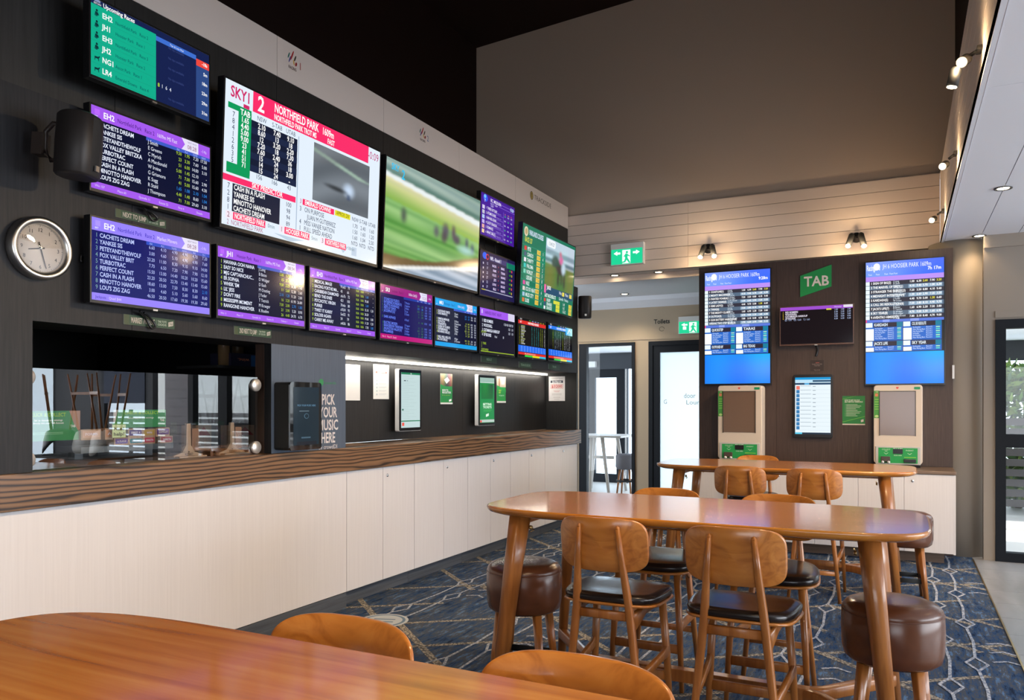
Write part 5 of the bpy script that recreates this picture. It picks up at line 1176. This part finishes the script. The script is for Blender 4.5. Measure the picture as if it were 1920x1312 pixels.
def d_gp(s):
    s.r(0, 0, 60, 75, '1C8444'); s.poly([(0, 8), (36, 0), (38, 0), (0, 9)], '6AC04A', 2); s.poly([(0, 67), (60, 52), (60, 53.4), (0, 68.4)], '6AC04A', 2)
    s.t('HOW TO BET ON OUR', 6, 12.6, 3, 'FFFFFF', bold=True, wid=40); s.t('SELF SERVICE TERMINALS', 6, 16.8, 3, 'FFFFFF', bold=True, wid=48)
    for i in range(9): s.r(10, 22+i*3.6, (34, 44, 40, 30)[i % 4]+6, 23.2+i*3.6, 'C8E0CC', 2); s.r(7, 22+i*3.6, 8, 23+i*3.6, 'C8E0CC', 2)
    s.poly([(49, 62), (56, 60), (56, 66), (49, 68)], 'E0D8D8', 3); s.r(0, 72, 60, 75, 'E4DCD8', 2)
sheet('poster', 'green instruction poster right of the touch screen on the terminal wall', 'poster', rectmid(1579.5, 1622, 742, 796.5, YP-.002, 'y'), YP-.002, d_gp, 60, 75, axis='y')
def d_rg(s):
    s.r(0, 0, 60, 50, '2A1D1A'); s.t('Gamble Responsibly', 30, 20, 5, '9A8A84', align='c', wid=44); s.t('Think Now', 30, 27, 4.4, '9A8A84', align='c', wid=26); s.r(24, 10, 40, 13, 'A04A44', 2); s.t('Take a break', 30, 46, 4.6, '9A8A84', align='c', wid=26)
sheet('notice', 'tiny dark notice with faint lettering above the touch screen', 'notice', rectmid(1519, 1545, 675, 696, YP-.002, 'y'), YP-.002, d_rg, 60, 50, axis='y')
def kiosk(px0, px1, yt, yb, label):
    Yk = 8.40
    u, z, w_, h_ = rectmid(px0, px1, yt, yb, Yk, 'y'); z0 = ZK
    h_ = (z+h_/2)-z0; z = z0+h_/2
    t = thing('betting_terminal', label, 'betting terminal', (u, Yk, z), ROT_F, 'beige self service betting terminals')
    b = MB(); b.prism(rrect(-w_/2, w_/2, -h_/2+.035, h_/2, .03), -.22, 0); o = b.build('body', BEIGE, t, bevel=.008)
    b = MB(); b.box(-w_/2+.03, w_/2-.02, -h_/2, -h_/2+.036, -.20, -.02); b.build('base', MATTE, t)
    def Xf(f): return -w_/2+f*w_
    def Yf(f): return h_/2-f*h_
    sx0, sx1, sy0, sy1 = Xf(.13), Xf(.85), Yf(.61), Yf(.08)
    b = MB(); b.box(sx0, sx1, sy0, sy1, .001, .004); b.box(sx0-.006, sx0, sy0-.006, sy1+.006, .001, .010); b.box(sx1, sx1+.006, sy0-.006, sy1+.006, .001, .010); b.box(sx0, sx1, sy1, sy1+.006, .001, .010); b.build('screen_bezel', mat('dark_bezel', (.03, .025, .02), .4), t)
    b = MB(); b.box(sx0, sx1, sy0, sy1, .004, .0055); b.build('screen', mat('blank_terminal_screen', (.16, .10, .07), .16, spec=.6), t)
    b = MB(); b.box(Xf(.04), Xf(.96), Yf(.965), Yf(.745), .0, .012); b.build('front_tray', mat('kiosk_grey', (.46, .45, .43), .45), t, bevel=.005)
    s = Sheet(100, 46, w_*.80, h_*.185); s.r(0, 0, 100, 46, '17964A')
    s.t('COLLECT', 20, 7, 4, 'C8E0C8', align='c', wid=22); s.t('TICKET', 20, 12, 3.4, 'C8E0C8', align='c', wid=8); s.t('INSERT', 80, 9, 4, 'C8E0C8', align='c', wid=20)
    for x, y in ((20, 15), (80, 15)): s.poly([(x-6, y), (x, y+5), (x+6, y), (x+4.6, y), (x, y+3.6), (x-4.6, y)], 'C8E0C8', 2)
    s.t('BET SLIPS', 50, 3.6, 3, 'E0F0E0', align='c', wid=24); s.t('SCAN HERE', 50, 24, 3, 'E0F0E0', align='c', wid=20); s.r(66, 27, 96, 28.4, 'A8E040', 2)
    s.mb.build('green_panel', PRINT, t, loc=(0, Yf(.855), .0122))
    b = MB(); b.box(Xf(.40), Xf(.60), Yf(.835), Yf(.775), .012, .016); b.build('slip_slot', BLACK, t)
    b = MB(); b.box(Xf(.62), Xf(.87), Yf(.935), Yf(.895), .012, .035); b.build('ticket_slot', BLACK, t, bevel=.003)
    b = MB(); b.box(Xf(.155), Xf(.345), Yf(.93), Yf(.868), .012, .04); g = b.build('scanner', mat('scanner_brown', (.07, .05, .04), .35), t, bevel=.003)
    for k in (.19, .315): b = MB(); b.lathe([(.0005, .012), (.011, .010), (.013, 0), (.013, -.02)], 16); b.build('button', WHITE, t, loc=(Xf(k), Yf(.935), .036))
    s = Sheet(20, 90, w_*.115, h_*.335); s.r(0, 0, 20, 90, '3E8E3A'); s.r(4, 9, 15, 19, 'C87850', 2); s.t('TAB', 10, 6, 3.4, 'E8F0C8', align='c'); 
    for i in range(5): s.r(3, 28+i*8, 17, 29.6+i*8, '9AD060', 2)
    s.el(10, 84, 7, 4, 'A8C880', 2); s.mb.build('green_sticker', PRINT, t, loc=(Xf(.065), Yf(.235), .0012))
    b = MB(); b.prism([(.012*math.sin(t_)**3*1.0, .0105*(math.cos(t_)-.38*math.cos(2*t_)-.15*math.cos(3*t_))) for t_ in [-k*math.pi/12 for k in range(24)]], 0, .002); b.build('red_heart', mat('red_heart', (.75, .06, .05), .4), t, loc=(Xf(.49), Yf(.035), .001))
    b = MB(); b.prism(rrect(Xf(.83), Xf(.95), Yf(.055), Yf(.025), .004), 0, .003); b.build('green_badge', mat('green_badge', (.0, .25, .09), .4), t)
kiosk(1346, 1428.5, 722.5, 857, 'beige betting terminal on the low cabinet, left one under the left portrait screen')
kiosk(1638, 1730, 721.5, 873, 'beige betting terminal on the low cabinet, right one beside the column')
b = MB(); p = onY(1786.5, 698, YP-.02); b.box(p.x-.004, p.x+.014, YP-.02, YP+.0, p.z-.06, p.z+.07); tag(b.build('door_sensor', WHITE), 'thin white sensor strip on the right edge of the terminal wall by the column', 'sensor')
#@@LAMPS
# ------------------------------------------------------------------ wall clock and loudspeakers
XK = XL+.045; cc = onX(80.5, 465, XK); t_ = cc.y/ray(80.5, 465).y
RC = 59.0/FPX*t_
t = thing('wall_clock', 'round wall clock with a brushed steel rim at the far left, reading half past eight', 'clock', (XL+.002, cc.y, cc.z), ROT_L)
b = MB(); b.lathe([(RC-.020, .0), (RC, .0), (RC+.001, .012), (RC-.002, .045), (RC-.012, .052), (RC-.026, .050), (RC-.036, .034), (RC-.037, .020)], 72, cap=False); b.build('rim', STEEL, t)
b = MB(); b.lathe([(.0005, .022), (RC-.034, .022), (RC-.034, .004), (.0005, .002)], 72); b.build('face', mat('clock_face', (.66, .57, .48), .5), t)
b = MB(); rr = RC-.036
for k in range(12):
    a = R(90-30*(k+1)); q = str(k+1); h = rr*.155; mb = MB(); w0 = put_text(mb, q, 0, 0, h, (0, 0, 0), 0, sx=.95)
    b.add([(x-w0/2+math.cos(a)*rr*.78, y-h/2+math.sin(a)*rr*.78, .0232) for x, y, _ in mb.v], mb.f, 0)
for k in range(60):
    a = R(6*k); r0, r1, wd = (rr*.93, rr*.97, .0012) if k % 5 == 0 else (rr*.945, rr*.965, .0006); c, s_ = math.cos(a), math.sin(a)
    b.add([(c*r0-s_*wd, s_*r0+c*wd, .0231), (c*r0+s_*wd, s_*r0-c*wd, .0231), (c*r1+s_*wd, s_*r1-c*wd, .0231), (c*r1-s_*wd, s_*r1+c*wd, .0231)], [(0, 1, 2, 3)])
b.build('numerals', MATTE, t)
def hand(ang, L_, w0, tail, z, nm, mt_=MATTE):
    a = R(90-ang); c, s_ = math.cos(a), math.sin(a); b = MB()
    P_ = [(-tail, -w0*.8), (L_, -w0*.45), (L_, w0*.45), (-tail, w0*.8)]; b.prism([(x*c-y*s_, x*s_+y*c) for x, y in P_], z, z+.0012); b.build(nm, mt_, t)
hand(258, rr*.52, .0045, .02, .0245, 'hour_hand'); hand(164, rr*.86, .0035, .03, .0265, 'minute_hand'); hand(240, rr*.5, .0008, .05, .0285, 'second_hand', STEEL)
b = MB(); b.lathe([(.005, .023), (.005, .030), (.0005, .031)], 16); b.build('hub', STEEL, t)
b = MB(); b.lathe([(RC-.037, .038), (.0005, .0405)], 48, cap=False); b.build('crystal', GLASS, t)

def speaker(loc, yaw, tilt, label, hgt=.285, wd=.185):
    t = thing('loudspeaker', label, 'loudspeaker', loc, (tilt, 0, yaw), 'black loudspeakers')
    # front faces local -Y
    b = MB(); rings = []
    for z, k, y0 in ((-hgt/2, .86, .01), (-hgt/2+.012, .97, 0), (0, 1.0, 0), (hgt/2-.012, .97, 0), (hgt/2, .86, .01)):
        ring = []
        for i in range(28):
            a = 2*math.pi*i/28; x = math.copysign(abs(math.cos(a))**.55, math.cos(a))*wd/2*k; yy = math.sin(a)
            y = -.095*abs(yy)**.75 if yy < 0 else .085*abs(yy)**.5; x *= 1 if y < 0 else 1-.35*(y/.085)
            ring.append((x, y*k, z))
        rings.append(ring)
    b.loft(rings, 0); b.build('cabinet', mat('speaker_black', (.018, .014, .013), .5), t)
    b = MB(); rings = []
    for z, k in ((-hgt/2+.014, .93), (0, .97), (hgt/2-.014, .93)):
        rings.append([(wd/2*k*math.sin(a), -.100*k*(math.cos(a))**.6-.001, z) for a in [R(-80+16*i) for i in range(11)]])
    n = 11; v = [p for r_ in rings for p in r_]; b.add(v, [(r_*n+i, r_*n+i+1, (r_+1)*n+i+1, (r_+1)*n+i) for r_ in range(2) for i in range(n-1)], 0, None, True); b.build('grille', mat('speaker_grille', (.010, .010, .011), .7), t)
    b = MB(); b.box(-.012, .012, -.108, -.100, -hgt/2+.03, -hgt/2+.055); b.build('badge', STEEL, t)
    b = MB(); b.tube([(0, .05, -.06), (0, .12, -.07), (0, .155, -.02), (0, .155, .06), (0, .12, .10), (0, .05, .09)], .011, 8); b.box(-.03, .03, .15, .20, -.05, .05); b.build('bracket', mat('bracket_black', (.03, .02, .016), .45), t)
    return t
p = onX(143, 268, XL+.28)
speaker((XL+.24, p.y+.03, p.z-.0), R(112), R(4), 'black loudspeaker on a curved bracket above the clock, overlapping the purple television')
p = onY(1094, 575, YE-.02)
speaker((p.x-.01, YE+.05, p.z), R(28), R(4), 'black loudspeaker at the corridor end of the screen wall', .28, .17)

# ------------------------------------------------------------------ service window glass and what stands behind it
XG = -3.66
g0, g1 = onX(61, 700, XG).y, onX(482, 700, XG).y; zt1 = (onX(61, 687, XG).z+onX(478, 709, XG).z)/2
t = thing('glass_screen', 'clear glass screen in the service window reflecting the terrace doors', 'glass screen', (XG, 0, 0))
b = MB(); b.box(-.003, .003, g0-.1, g1, ZT+.004, zt1); b.build('pane', GLASS, t)
for px, py in ((62, 706.5), (62, 861.5), (490, 722), (490, 838)):
    p = onX(px if px > 100 else 62, py, XG+.01)
    b = MB(); b.lathe([(.0005, .016), (.036, .015), (.040, .010), (.040, 0), (.012, 0), (.012, -.03)], 32, ax='x'); b.build('standoff', mat('satin_steel', (.70, .66, .62), .35, metal=.7), t, loc=(.004, p.y+(-.03 if px < 100 else -.045), p.z))
XI = -4.12
def bsheet(name, label, cat, x0, x1, yt, yb, draw, W, H, X=XI, grp=None):
    return sheet(name, label, cat, rectmid(x0, x1, yt, yb, X), X, draw, W, H, group=grp)
def d_cc(s):
    s.r(0, 0, 100, 64, '1C8A46'); s.poly([(78, 0), (100, 0), (100, 50), (88, 30)], 'A88470', 2); s.t('CLICK & COLLECT', 38, 12, 7.5, '9AD02A', bold=True, align='c', wid=66)
    s.t('Set to deposit any winnings', 38, 22, 4, 'E8F4E8', align='c', wid=54, bold=True); s.t('directly into your TAB Account', 38, 28, 4, 'E8F4E8', align='c', wid=58, bold=True); s.t('TAB', 80, 36, 5, 'E8F4E8', bold=True, L=4)
    for i in range(2): s.r(4, 46+i*3, 66, 47+i*3, '8AC89A', 2)
bsheet('counter_sign', 'green Click and Collect sign behind the glass at the left', 'sign', 52, 150, 770, 826, d_cc, 100, 64, grp='green signs behind the service window')
def d_cc2(s):
    s.poly([(8, 0), (100, 0), (100, 40), (0, 40)], '1C8A46'); s.t('CHECK & COLLECT', 52, 10, 6.5, '9AD02A', bold=True, align='c', wid=66); s.t('Set to deposit any winnings', 50, 20, 4, 'E8F4E8', align='c', wid=50); s.t('TAB', 88, 27, 5, 'E8F4E8', bold=True)
bsheet('counter_sign', 'green sign behind the glass in the middle, above the slip boxes', 'sign', 213, 311, 768, 801, d_cc2, 100, 40, grp='green signs behind the service window')
def d_help(s): s.r(0, 0, 60, 76, 'C9DFA6'); s.r(0, 0, 60, 8, '4FA24E'); s.t('Need', 30, 38, 17, '20351E', align='c', bold=True, wid=46); s.t('help?', 30, 66, 17, '20351E', align='c', bold=True, wid=50)
bsheet('counter_sign', 'pale green Need help card in front of the slip boxes', 'sign', 210.5, 235.5, 793, 820, d_help, 60, 76, X=XI+.05)
def slipbox(x0, x1, yt, yb, txt, c, label):
    X = XI+.02; u, z, w_, h_ = rectmid(x0, x1, yt, yb, X)
    t = thing('slip_box', label, 'box', (X, u, z-h_/2), (0, 0, 0), 'cardboard betting slip boxes behind the glass')
    b = MB(); cb = mat('kraft_card', (.42, .27, .17), .7); b.box(-.07, -.003, -w_/2, w_/2, 0, h_); b.box(-.003, 0, -w_/2, w_/2, 0, h_*.96); b.build('box', cb, t)
    s = Sheet(60, 34, w_*.86, h_*.66); s.r(0, 0, 60, 34, c); s.t(txt, 30, 23, 12, 'E4DCEA', align='c', bold=True, wid=44 if len(txt) > 4 else 30); s.mb.build('label_strip', PRINT, t, loc=(.001, 0, h_*.55), rot=ROT_L)
slipbox(240, 267, 803.5, 820, 'FIRST 4', '4A2A78', 'kraft slip box with a violet First 4 label, top row')
slipbox(267.5, 291, 804, 819, 'WIN', 'B8983A', 'kraft slip box with a mustard label, top row')
slipbox(292, 318, 801.5, 818, 'QUINELLA', '5A2A86', 'kraft slip box with a violet Quinella label, top row')
slipbox(214, 241, 820.5, 834.5, 'A PLACE', '5A3A98', 'kraft slip box with a violet Place label, lower row')
slipbox(241.5, 268.5, 820.5, 833, 'DOUBLE', '1A7A86', 'kraft slip box with a teal label, lower row')
slipbox(269, 291, 818.5, 832, 'EXACTA', 'B82A48', 'kraft slip box with a red label, lower row')
slipbox(300, 324, 817, 831.5, 'TRIFECTA', 'A02038', 'kraft slip box with a dark red Trifecta label, lower row')
slipbox(152, 189, 805, 824.5, 'FORMS', 'C8A088', 'open kraft box with a pale label left of the Need help card')
slipbox(197, 212, 803, 824, 'A', 'B87848', 'plain orange kraft box left of the Need help card')
u, z, w_, h_ = rectmid(152, 325, 834, 845, XI+.03)
b = MB(); b.box(XI-.20, XI+.03, u-w_/2, u+w_/2, z-h_/2, z+h_/2); b.box(XI-.16, XI-.10, u-w_/2+.05, u-w_/2+.10, ZT, z-h_/2); b.box(XI-.16, XI-.10, u+w_/2-.10, u+w_/2-.05, ZT, z-h_/2); tag(b.build('slip_shelf', mat('grey_shelf', (.12, .15, .17), .4)), 'grey shelf behind the glass carrying the slip boxes', 'shelf')
def keno(pc, label):
    t = thing('slip_stand', label, 'slip holder', (XG-.16, onX(pc, 860, XG-.16).y, ZT), (0, 0, 0), 'plywood slip holders')
    ply = mat('pale_plywood', (.42, .30, .20), .5)
    b = MB(); prof = [(-.105, 0), (.105, 0), (.105, .012), (.045, .03), (.018, .07), (.014, .20), (-.014, .20), (-.018, .07), (-.045, .03), (-.105, .012)]
    b.prism(prof, -.008, .008, ax='x'); b.box(-.05, .05, -.10, .10, 0, .008); b.build('body', ply, t)
    for s_ in (-1, 1): b = MB(); b.box(-.035, .035, s_*.030, s_*.090, .03, .032); b.box(-.035, -.033, s_*.030, s_*.090, .03, .21); b.box(.033, .035, s_*.03, s_*.09, .03, .12); b.box(-.035, .035, s_*.090, s_*.092, .03, .21); b.build('clear_pocket', GLASSW, t)
    b = MB(); b.box(-.03, .0, .032, .085, .034, .17); b.build('slips', mat('brown_slips', (.28, .15, .09), .6), t)
    s = Sheet(60, 30, .07, .035); s.t('KENO', 30, 22, 13, '30251C', align='c', wid=50); s.poly([(24, 0), (36, 2), (30, 8)], '30251C', 2); s.mb.build('lettering', PRINT, t, loc=(.0085, 0, .018), rot=ROT_L)
keno(352, 'pale plywood slip holder behind the glass, left of the two'); keno(434, 'pale plywood slip holder behind the glass, right of the two')
def carton(x0, x1, yt, yb, label, X=XI-.2):
    u, z, w_, h_ = rectmid(x0, x1, yt, yb, X)
    t = thing('carton', label, 'box', (X, u, z), (0, 0, 0), 'cartons behind the right half of the glass'); b = MB(); b.box(-.14, 0, -w_/2, w_/2, ZT-z+.0, h_/2); b.build('box', mat('kraft_card', (.42, .27, .17), .7), t)
    s = Sheet(60, 30, w_*.9, h_*.3); s.poly([(0, 30), (30, 0), (60, 30)], 'A82A28'); s.mb.build('red_flap_print', PRINT, t, loc=(.001, 0, h_*.3), rot=ROT_L)
carton(367, 396, 797, 852, 'tall kraft carton behind the glass, left one'); carton(440, 477, 797, 850, 'tall kraft carton behind the glass, right one')
# shelf with the upside down box and the paper tubes, upper right inside the window
u, z, w_, h_ = rectmid(408, 482, 686, 691, XI)
b = MB(); b.box(XI-.40, XI, u-w_/2, u+w_/2+.05, z-h_/2, z+h_/2); tag(b.build('upper_shelf', MATTE), 'black shelf inside the service window at the upper right', 'shelf')
zs = z+h_/2
u2, z2, w2_, h2_ = rectmid(433, 483, 662, 686, XI-.02)
t = thing('supply_box', 'dark navy supply box lying upside down on the shelf with inverted orange letters', 'box', (XI-.02, u2, zs)); b = MB(); b.box(-.2, 0, -w2_/2, w2_/2, 0, h2_); b.build('box', mat('navy_card', (.012, .012, .03), .5), t)
s = Sheet(100, 48, w2_, h2_, .0005); s.t('winc.', 30, 30, 12, 'C07850', align='c', wid=44); s.mb.v = [(-x-.25*w2_+.0, -y, zz_) for x, y, zz_ in s.mb.v]; s.r(74, 4, 99, 46, '1C4A78'); s.mb.build('lettering', PRINT, t, loc=(.001, 0, h2_/2), rot=ROT_L)
for (a, yt_, lb) in ((420, 640, 'bronze paper tube on the shelf, left one'), (446, 644, 'bronze paper tube on the shelf, behind the navy box')):
    p = onX(a, 660, XI-.08 if a == 420 else XI-.31); b = MB(); b.lathe([(.0005, zs), (.04, zs), (.043, zs+.34), (.0005, zs+.34)], 24, cx=p.x, cy=p.y); tag(b.build('paper_tube', mat('bronze_tube', (.16, .10, .05), .3)), lb, 'tube', 'bronze tubes')

# ------------------------------------------------------------------ light strip in the niche, exit signs, sticker
b = MB(); b.box(XN+.002, XN+.016, Y2+.002, onX(1026, 700, XN).y, ZN-.022, ZN-.002); o = b.build('led_strip', LEDM); tag(o, 'long glowing light strip along the top of the niche', 'light strip')
lamp('AREA', 'led_strip_light', (XN+.05, (Y2+8.9)/2, ZN-.03), 15, (1, .93, .82), (XN+.12, (Y2+8.9)/2, 0), shape='RECTANGLE', size=.04, size_y=8.9-Y2).rotation_euler = (0, R(0), 0)
def exit_sign(px0, px1, yt, yb, Y, label):
    u, z, w_, h_ = rectmid(px0, px1, yt, yb, Y-.07, 'y')
    t = thing('exit_sign', label, 'exit sign', (u, Y-.07, z), ROT_F, 'green running man exit signs')
    b = MB(); b.box(-w_/2-.008, w_/2+.012, -h_/2-.008, h_/2+.07, -.069, -.002); b.build('housing', WHITE, t, bevel=.004)
    s = Sheet(100, 52, w_, h_); G = '18C088'; s.r(0, 0, 100, 52, G); F_ = 'E4FFF4'
    s.r(36, 4, 62, 50, F_, 2); s.el(51, 12, 3.6, 4.4, G, 3); s.poly([(46, 16), (54, 18), (53, 32), (44, 30)], G, 3); s.poly([(46, 30), (53, 31), (58, 40), (62, 48), (58, 50), (50, 38), (46, 46), (36, 48), (36, 44), (42, 42)], G, 3); s.poly([(54, 20), (61, 25), (60, 28), (53, 24)], G, 3); s.poly([(46, 18), (40, 26), (42, 28), (48, 22)], G, 3)
    s.poly([(8, 14), (20, 6), (20, 11), (30, 11), (30, 18), (20, 18), (20, 22)], F_, 2) ; s.poly([(92, 14), (80, 6), (80, 11), (70, 11), (70, 18), (80, 18), (80, 22)], F_, 2); s.r(14, 22, 26, 36, F_, 2) if px0 > 1200 else None
    s.mb.build('lit_panel', SIGNLIT, t)
exit_sign(1146, 1204.5, 466, 494.5, YF, 'lit green exit sign on the weatherboards above the corridor')
exit_sign(1273, 1327, 602, 624, YW, 'lit green exit sign on the corridor back wall, cut by the terminal wall')
p = onZ(719, 1163, .0045)
b = MB(); b.lathe([(.0005, 0), (.17, 0), (.17, -.001)], 48); s = Sheet(100, 100, .34, .34, .0004); s.el(50, 50, 50, 50, 'C4CACC', 1, 48); s.el(50, 50, 44, 44, '5A7A94', 2, 48); s.el(50, 50, 38, 38, 'C4CACC', 3, 48); s.r(28, 38, 72, 44, '5A7A94', 4); s.r(28, 56, 72, 62, '5A7A94', 4)
o = s.mb.build('floor_sticker', PRINT, loc=(p.x, p.y, .004), rot=(0, 0, R(20))); tag(o, 'round white and blue floor sticker on the carpet by the kickplate', 'sticker')

# ------------------------------------------------------------------ spotlights and downlights
def head(t, base, tip, lit=True, r_=.038):
    base, tip = Vector(base), Vector(tip); d = (tip-base).normalized()
    b = MB(); b.tube([base, base+d*.015, tip], [r_*.72, r_, r_], 20); b.build('lamp_head', MATTE, t)
    b = MB(); b.tube([tip-d*.004, tip+d*.003], [r_*.80, r_*.80], 20); b.build('bulb', BULB if lit else mat('dim_bulb', (1, 1, 1), emit=(1, .8, .5), es=8), t)
def wall_spot(px, py0, py1, bpx, bpy, label, tgt, en=85, twin=True):
    c = onX(px, (py0+py1)/2, XB-.012); t = thing('spotlight', label, 'spotlight', (XB, c.y, c.z), (0, 0, 0), 'twin spotlights on the right bulkhead')
    z0 = onX(px, py1, XB).z-c.z; z1 = -z0
    b = MB(); b.box(-.024, 0, -.04, .04, z0, z1); b.build('base_plate', MATTE, t, bevel=.003)
    pb = onY(bpx, bpy, c.y-.05)-Vector((XB, c.y, c.z))
    bs = Vector((pb.x*.55, .02, pb.z*.5+.02)); b = MB(); b.tube([(-.01, 0, .0), tuple(bs)], .010, 8); b.build('arm', MATTE, t)
    aim = (Vector((0, 0, EYE))-(Vector((XB, c.y, c.z))+pb)).normalized()
    d = Vector((-.75, -.25, -.55)).normalized()
    dd = (d*.35+aim*.65).normalized()
    head(t, pb-dd*.085, pb, True, .026); 
    if twin: head(t, pb+Vector((-.02, .03, -.01)), pb+Vector((-.04, .035, -.10)), True, .027)
    P_ = Vector((XB, c.y, c.z))+pb
    lamp('SPOT', 'spotlight_beam', tuple(P_+dd*.03), en, WARM, tgt, spot_size=R(95), spot_blend=.9, shadow_soft_size=.04)
    lamp('POINT', 'spotlight_spill', tuple(P_+Vector((0, 0, .0))+dd*.04), 6, WARM, shadow_soft_size=.03)
    if twin: lamp('SPOT', 'spotlight_beam', tuple(P_+Vector((-.04, .03, -.14))), en*1.1, WARM, (-.7, 8.1, .3), spot_size=R(60), spot_blend=.9, shadow_soft_size=.04)
wall_spot(1836, 74, 112, 1803, 117, 'nearest twin spotlight on the right bulkhead, brightest at the top right', (-2.6, 3.6, .9), 190)
wall_spot(1791, 275, 301, 1767, 312, 'middle spotlight on the right bulkhead', (-1.0, 7.9, .5), 190, False)
wall_spot(1768, 386, 405, 1747, 413, 'farthest spotlight on the right bulkhead by the far corner', (-2.6, 7.2, 1.4), 110, False)
# the same row carries on toward and behind the viewer
for y, tg in ((1.4, (-2.2, 1.6, .2)), (-.8, (-1.6, .8, .6)), (3.4, (-2.2, 3.6, .5))):
    lamp('SPOT', 'spotlight_beam', (XB-.2, y, 3.35), 170, WARM, tg, spot_size=R(84), spot_blend=.9, shadow_soft_size=.05)
def far_spot(px, py, bl, br, label, tgs):
    c = onY(px, py, YF-.012); t = thing('spotlight', label, 'spotlight', (c.x, YF, c.z), (0, 0, 0), 'twin spotlights over the terminal wall')
    b = MB(); b.lathe([(.0005, -.03), (.05, -.028), (.055, 0)], 24, ax='y'); b.build('base_plate', MATTE, t)
    for k, (q, tg) in enumerate(zip((bl, br), tgs)):
        p = onY(q[0], q[1], YF-.20)-Vector((c.x, YF, c.z)); bs = Vector((p.x*.55, -.09, .0)); b = MB(); b.tube([(0, -.02, 0), tuple(bs)], .010, 8); b.build('arm', MATTE, t)
        head(t, bs+Vector((0, 0, .02)), p, True, .030)
        P_ = Vector((c.x, YF, c.z))+p; lamp('SPOT', 'spotlight_beam', tuple(P_+Vector((0, -.05, -.03))), 100, WARM, tg, spot_size=R(105), spot_blend=.9, shadow_soft_size=.04); lamp('POINT', 'spotlight_spill', tuple(P_+Vector((0, -.06, 0))), 5, WARM, shadow_soft_size=.03)
far_spot(1328, 466, (1313, 482), (1339, 480), 'twin spotlight above the left portrait screen', [(-2.4, 7.2, 0), (-1.2, 7.0, 0)])
far_spot(1606, 445, (1590, 461), (1620, 461), 'twin spotlight between the green slanted sign and the right portrait screen', [(-.8, 7.2, 0), (.2, 7.2, 0)])
def downlight(x, y, z, label, en=28, col=WARM, r_=.045):
    t = thing('downlight', label, 'downlight', (x, y, z), (0, 0, 0), 'recessed downlights')
    b = MB(); b.lathe([(r_+.016, -.001), (r_+.014, -.006), (r_, -.004), (r_-.006, .01)], 28, cap=False); b.build('trim_ring', mat('dark_ring', (.06, .055, .05), .4), t)
    b = MB(); b.lathe([(.0005, -.002), (r_-.006, -.002), (r_-.006, .0)], 24); b.build('bulb', mat('downlight_glow', (1, 1, 1), emit=(1, .82, .55), es=22), t)
    lamp('SPOT', 'downlight_beam', (x, y, z-.02), en, col, (x, y, 0), spot_size=R(115), spot_blend=.8, shadow_soft_size=.04)
p = onZ(1881, 353, ZC-.003); downlight(p.x, p.y, ZC-.003, 'recessed downlight in the right ceiling, nearer one', 40)
p = onZ(1836, 442, ZC-.003); downlight(p.x, p.y, ZC-.003, 'recessed downlight in the right ceiling, farther one above the column', 9)
p = onZ(1141, 511, ZC-.003); downlight(p.x, YF+.13, ZC-.003, 'recessed downlight in the bulkhead soffit, left one under the exit sign', 14)
p = onZ(1227, 505.5, ZC-.003); downlight(p.x, YF+.13, ZC-.003, 'recessed downlight in the bulkhead soffit, right one', 14)
p = onZ(1171, 551, 3.012); downlight(p.x, p.y, 3.012, 'recessed downlight in the corridor ceiling', 45, (1, .85, .65))
for (x, y) in ((2.2, 5.0), (2.2, 2.0), (4.5, 5.0), (4.5, 1.5), (3.5, 7.4)): lamp('SPOT', 'downlight_beam', (x, y, ZC-.05), 30, WARM, (x, y, 0), spot_size=R(120), spot_blend=.8, shadow_soft_size=.05)
lamp('SPOT', 'downlight_beam', (-4.4, 10.0, 2.98), 60, (1, .85, .65), (-4.2, 10, 0), spot_size=R(150), spot_blend=.8, shadow_soft_size=.05)  # added lamp without a fixture, brightens the corridor
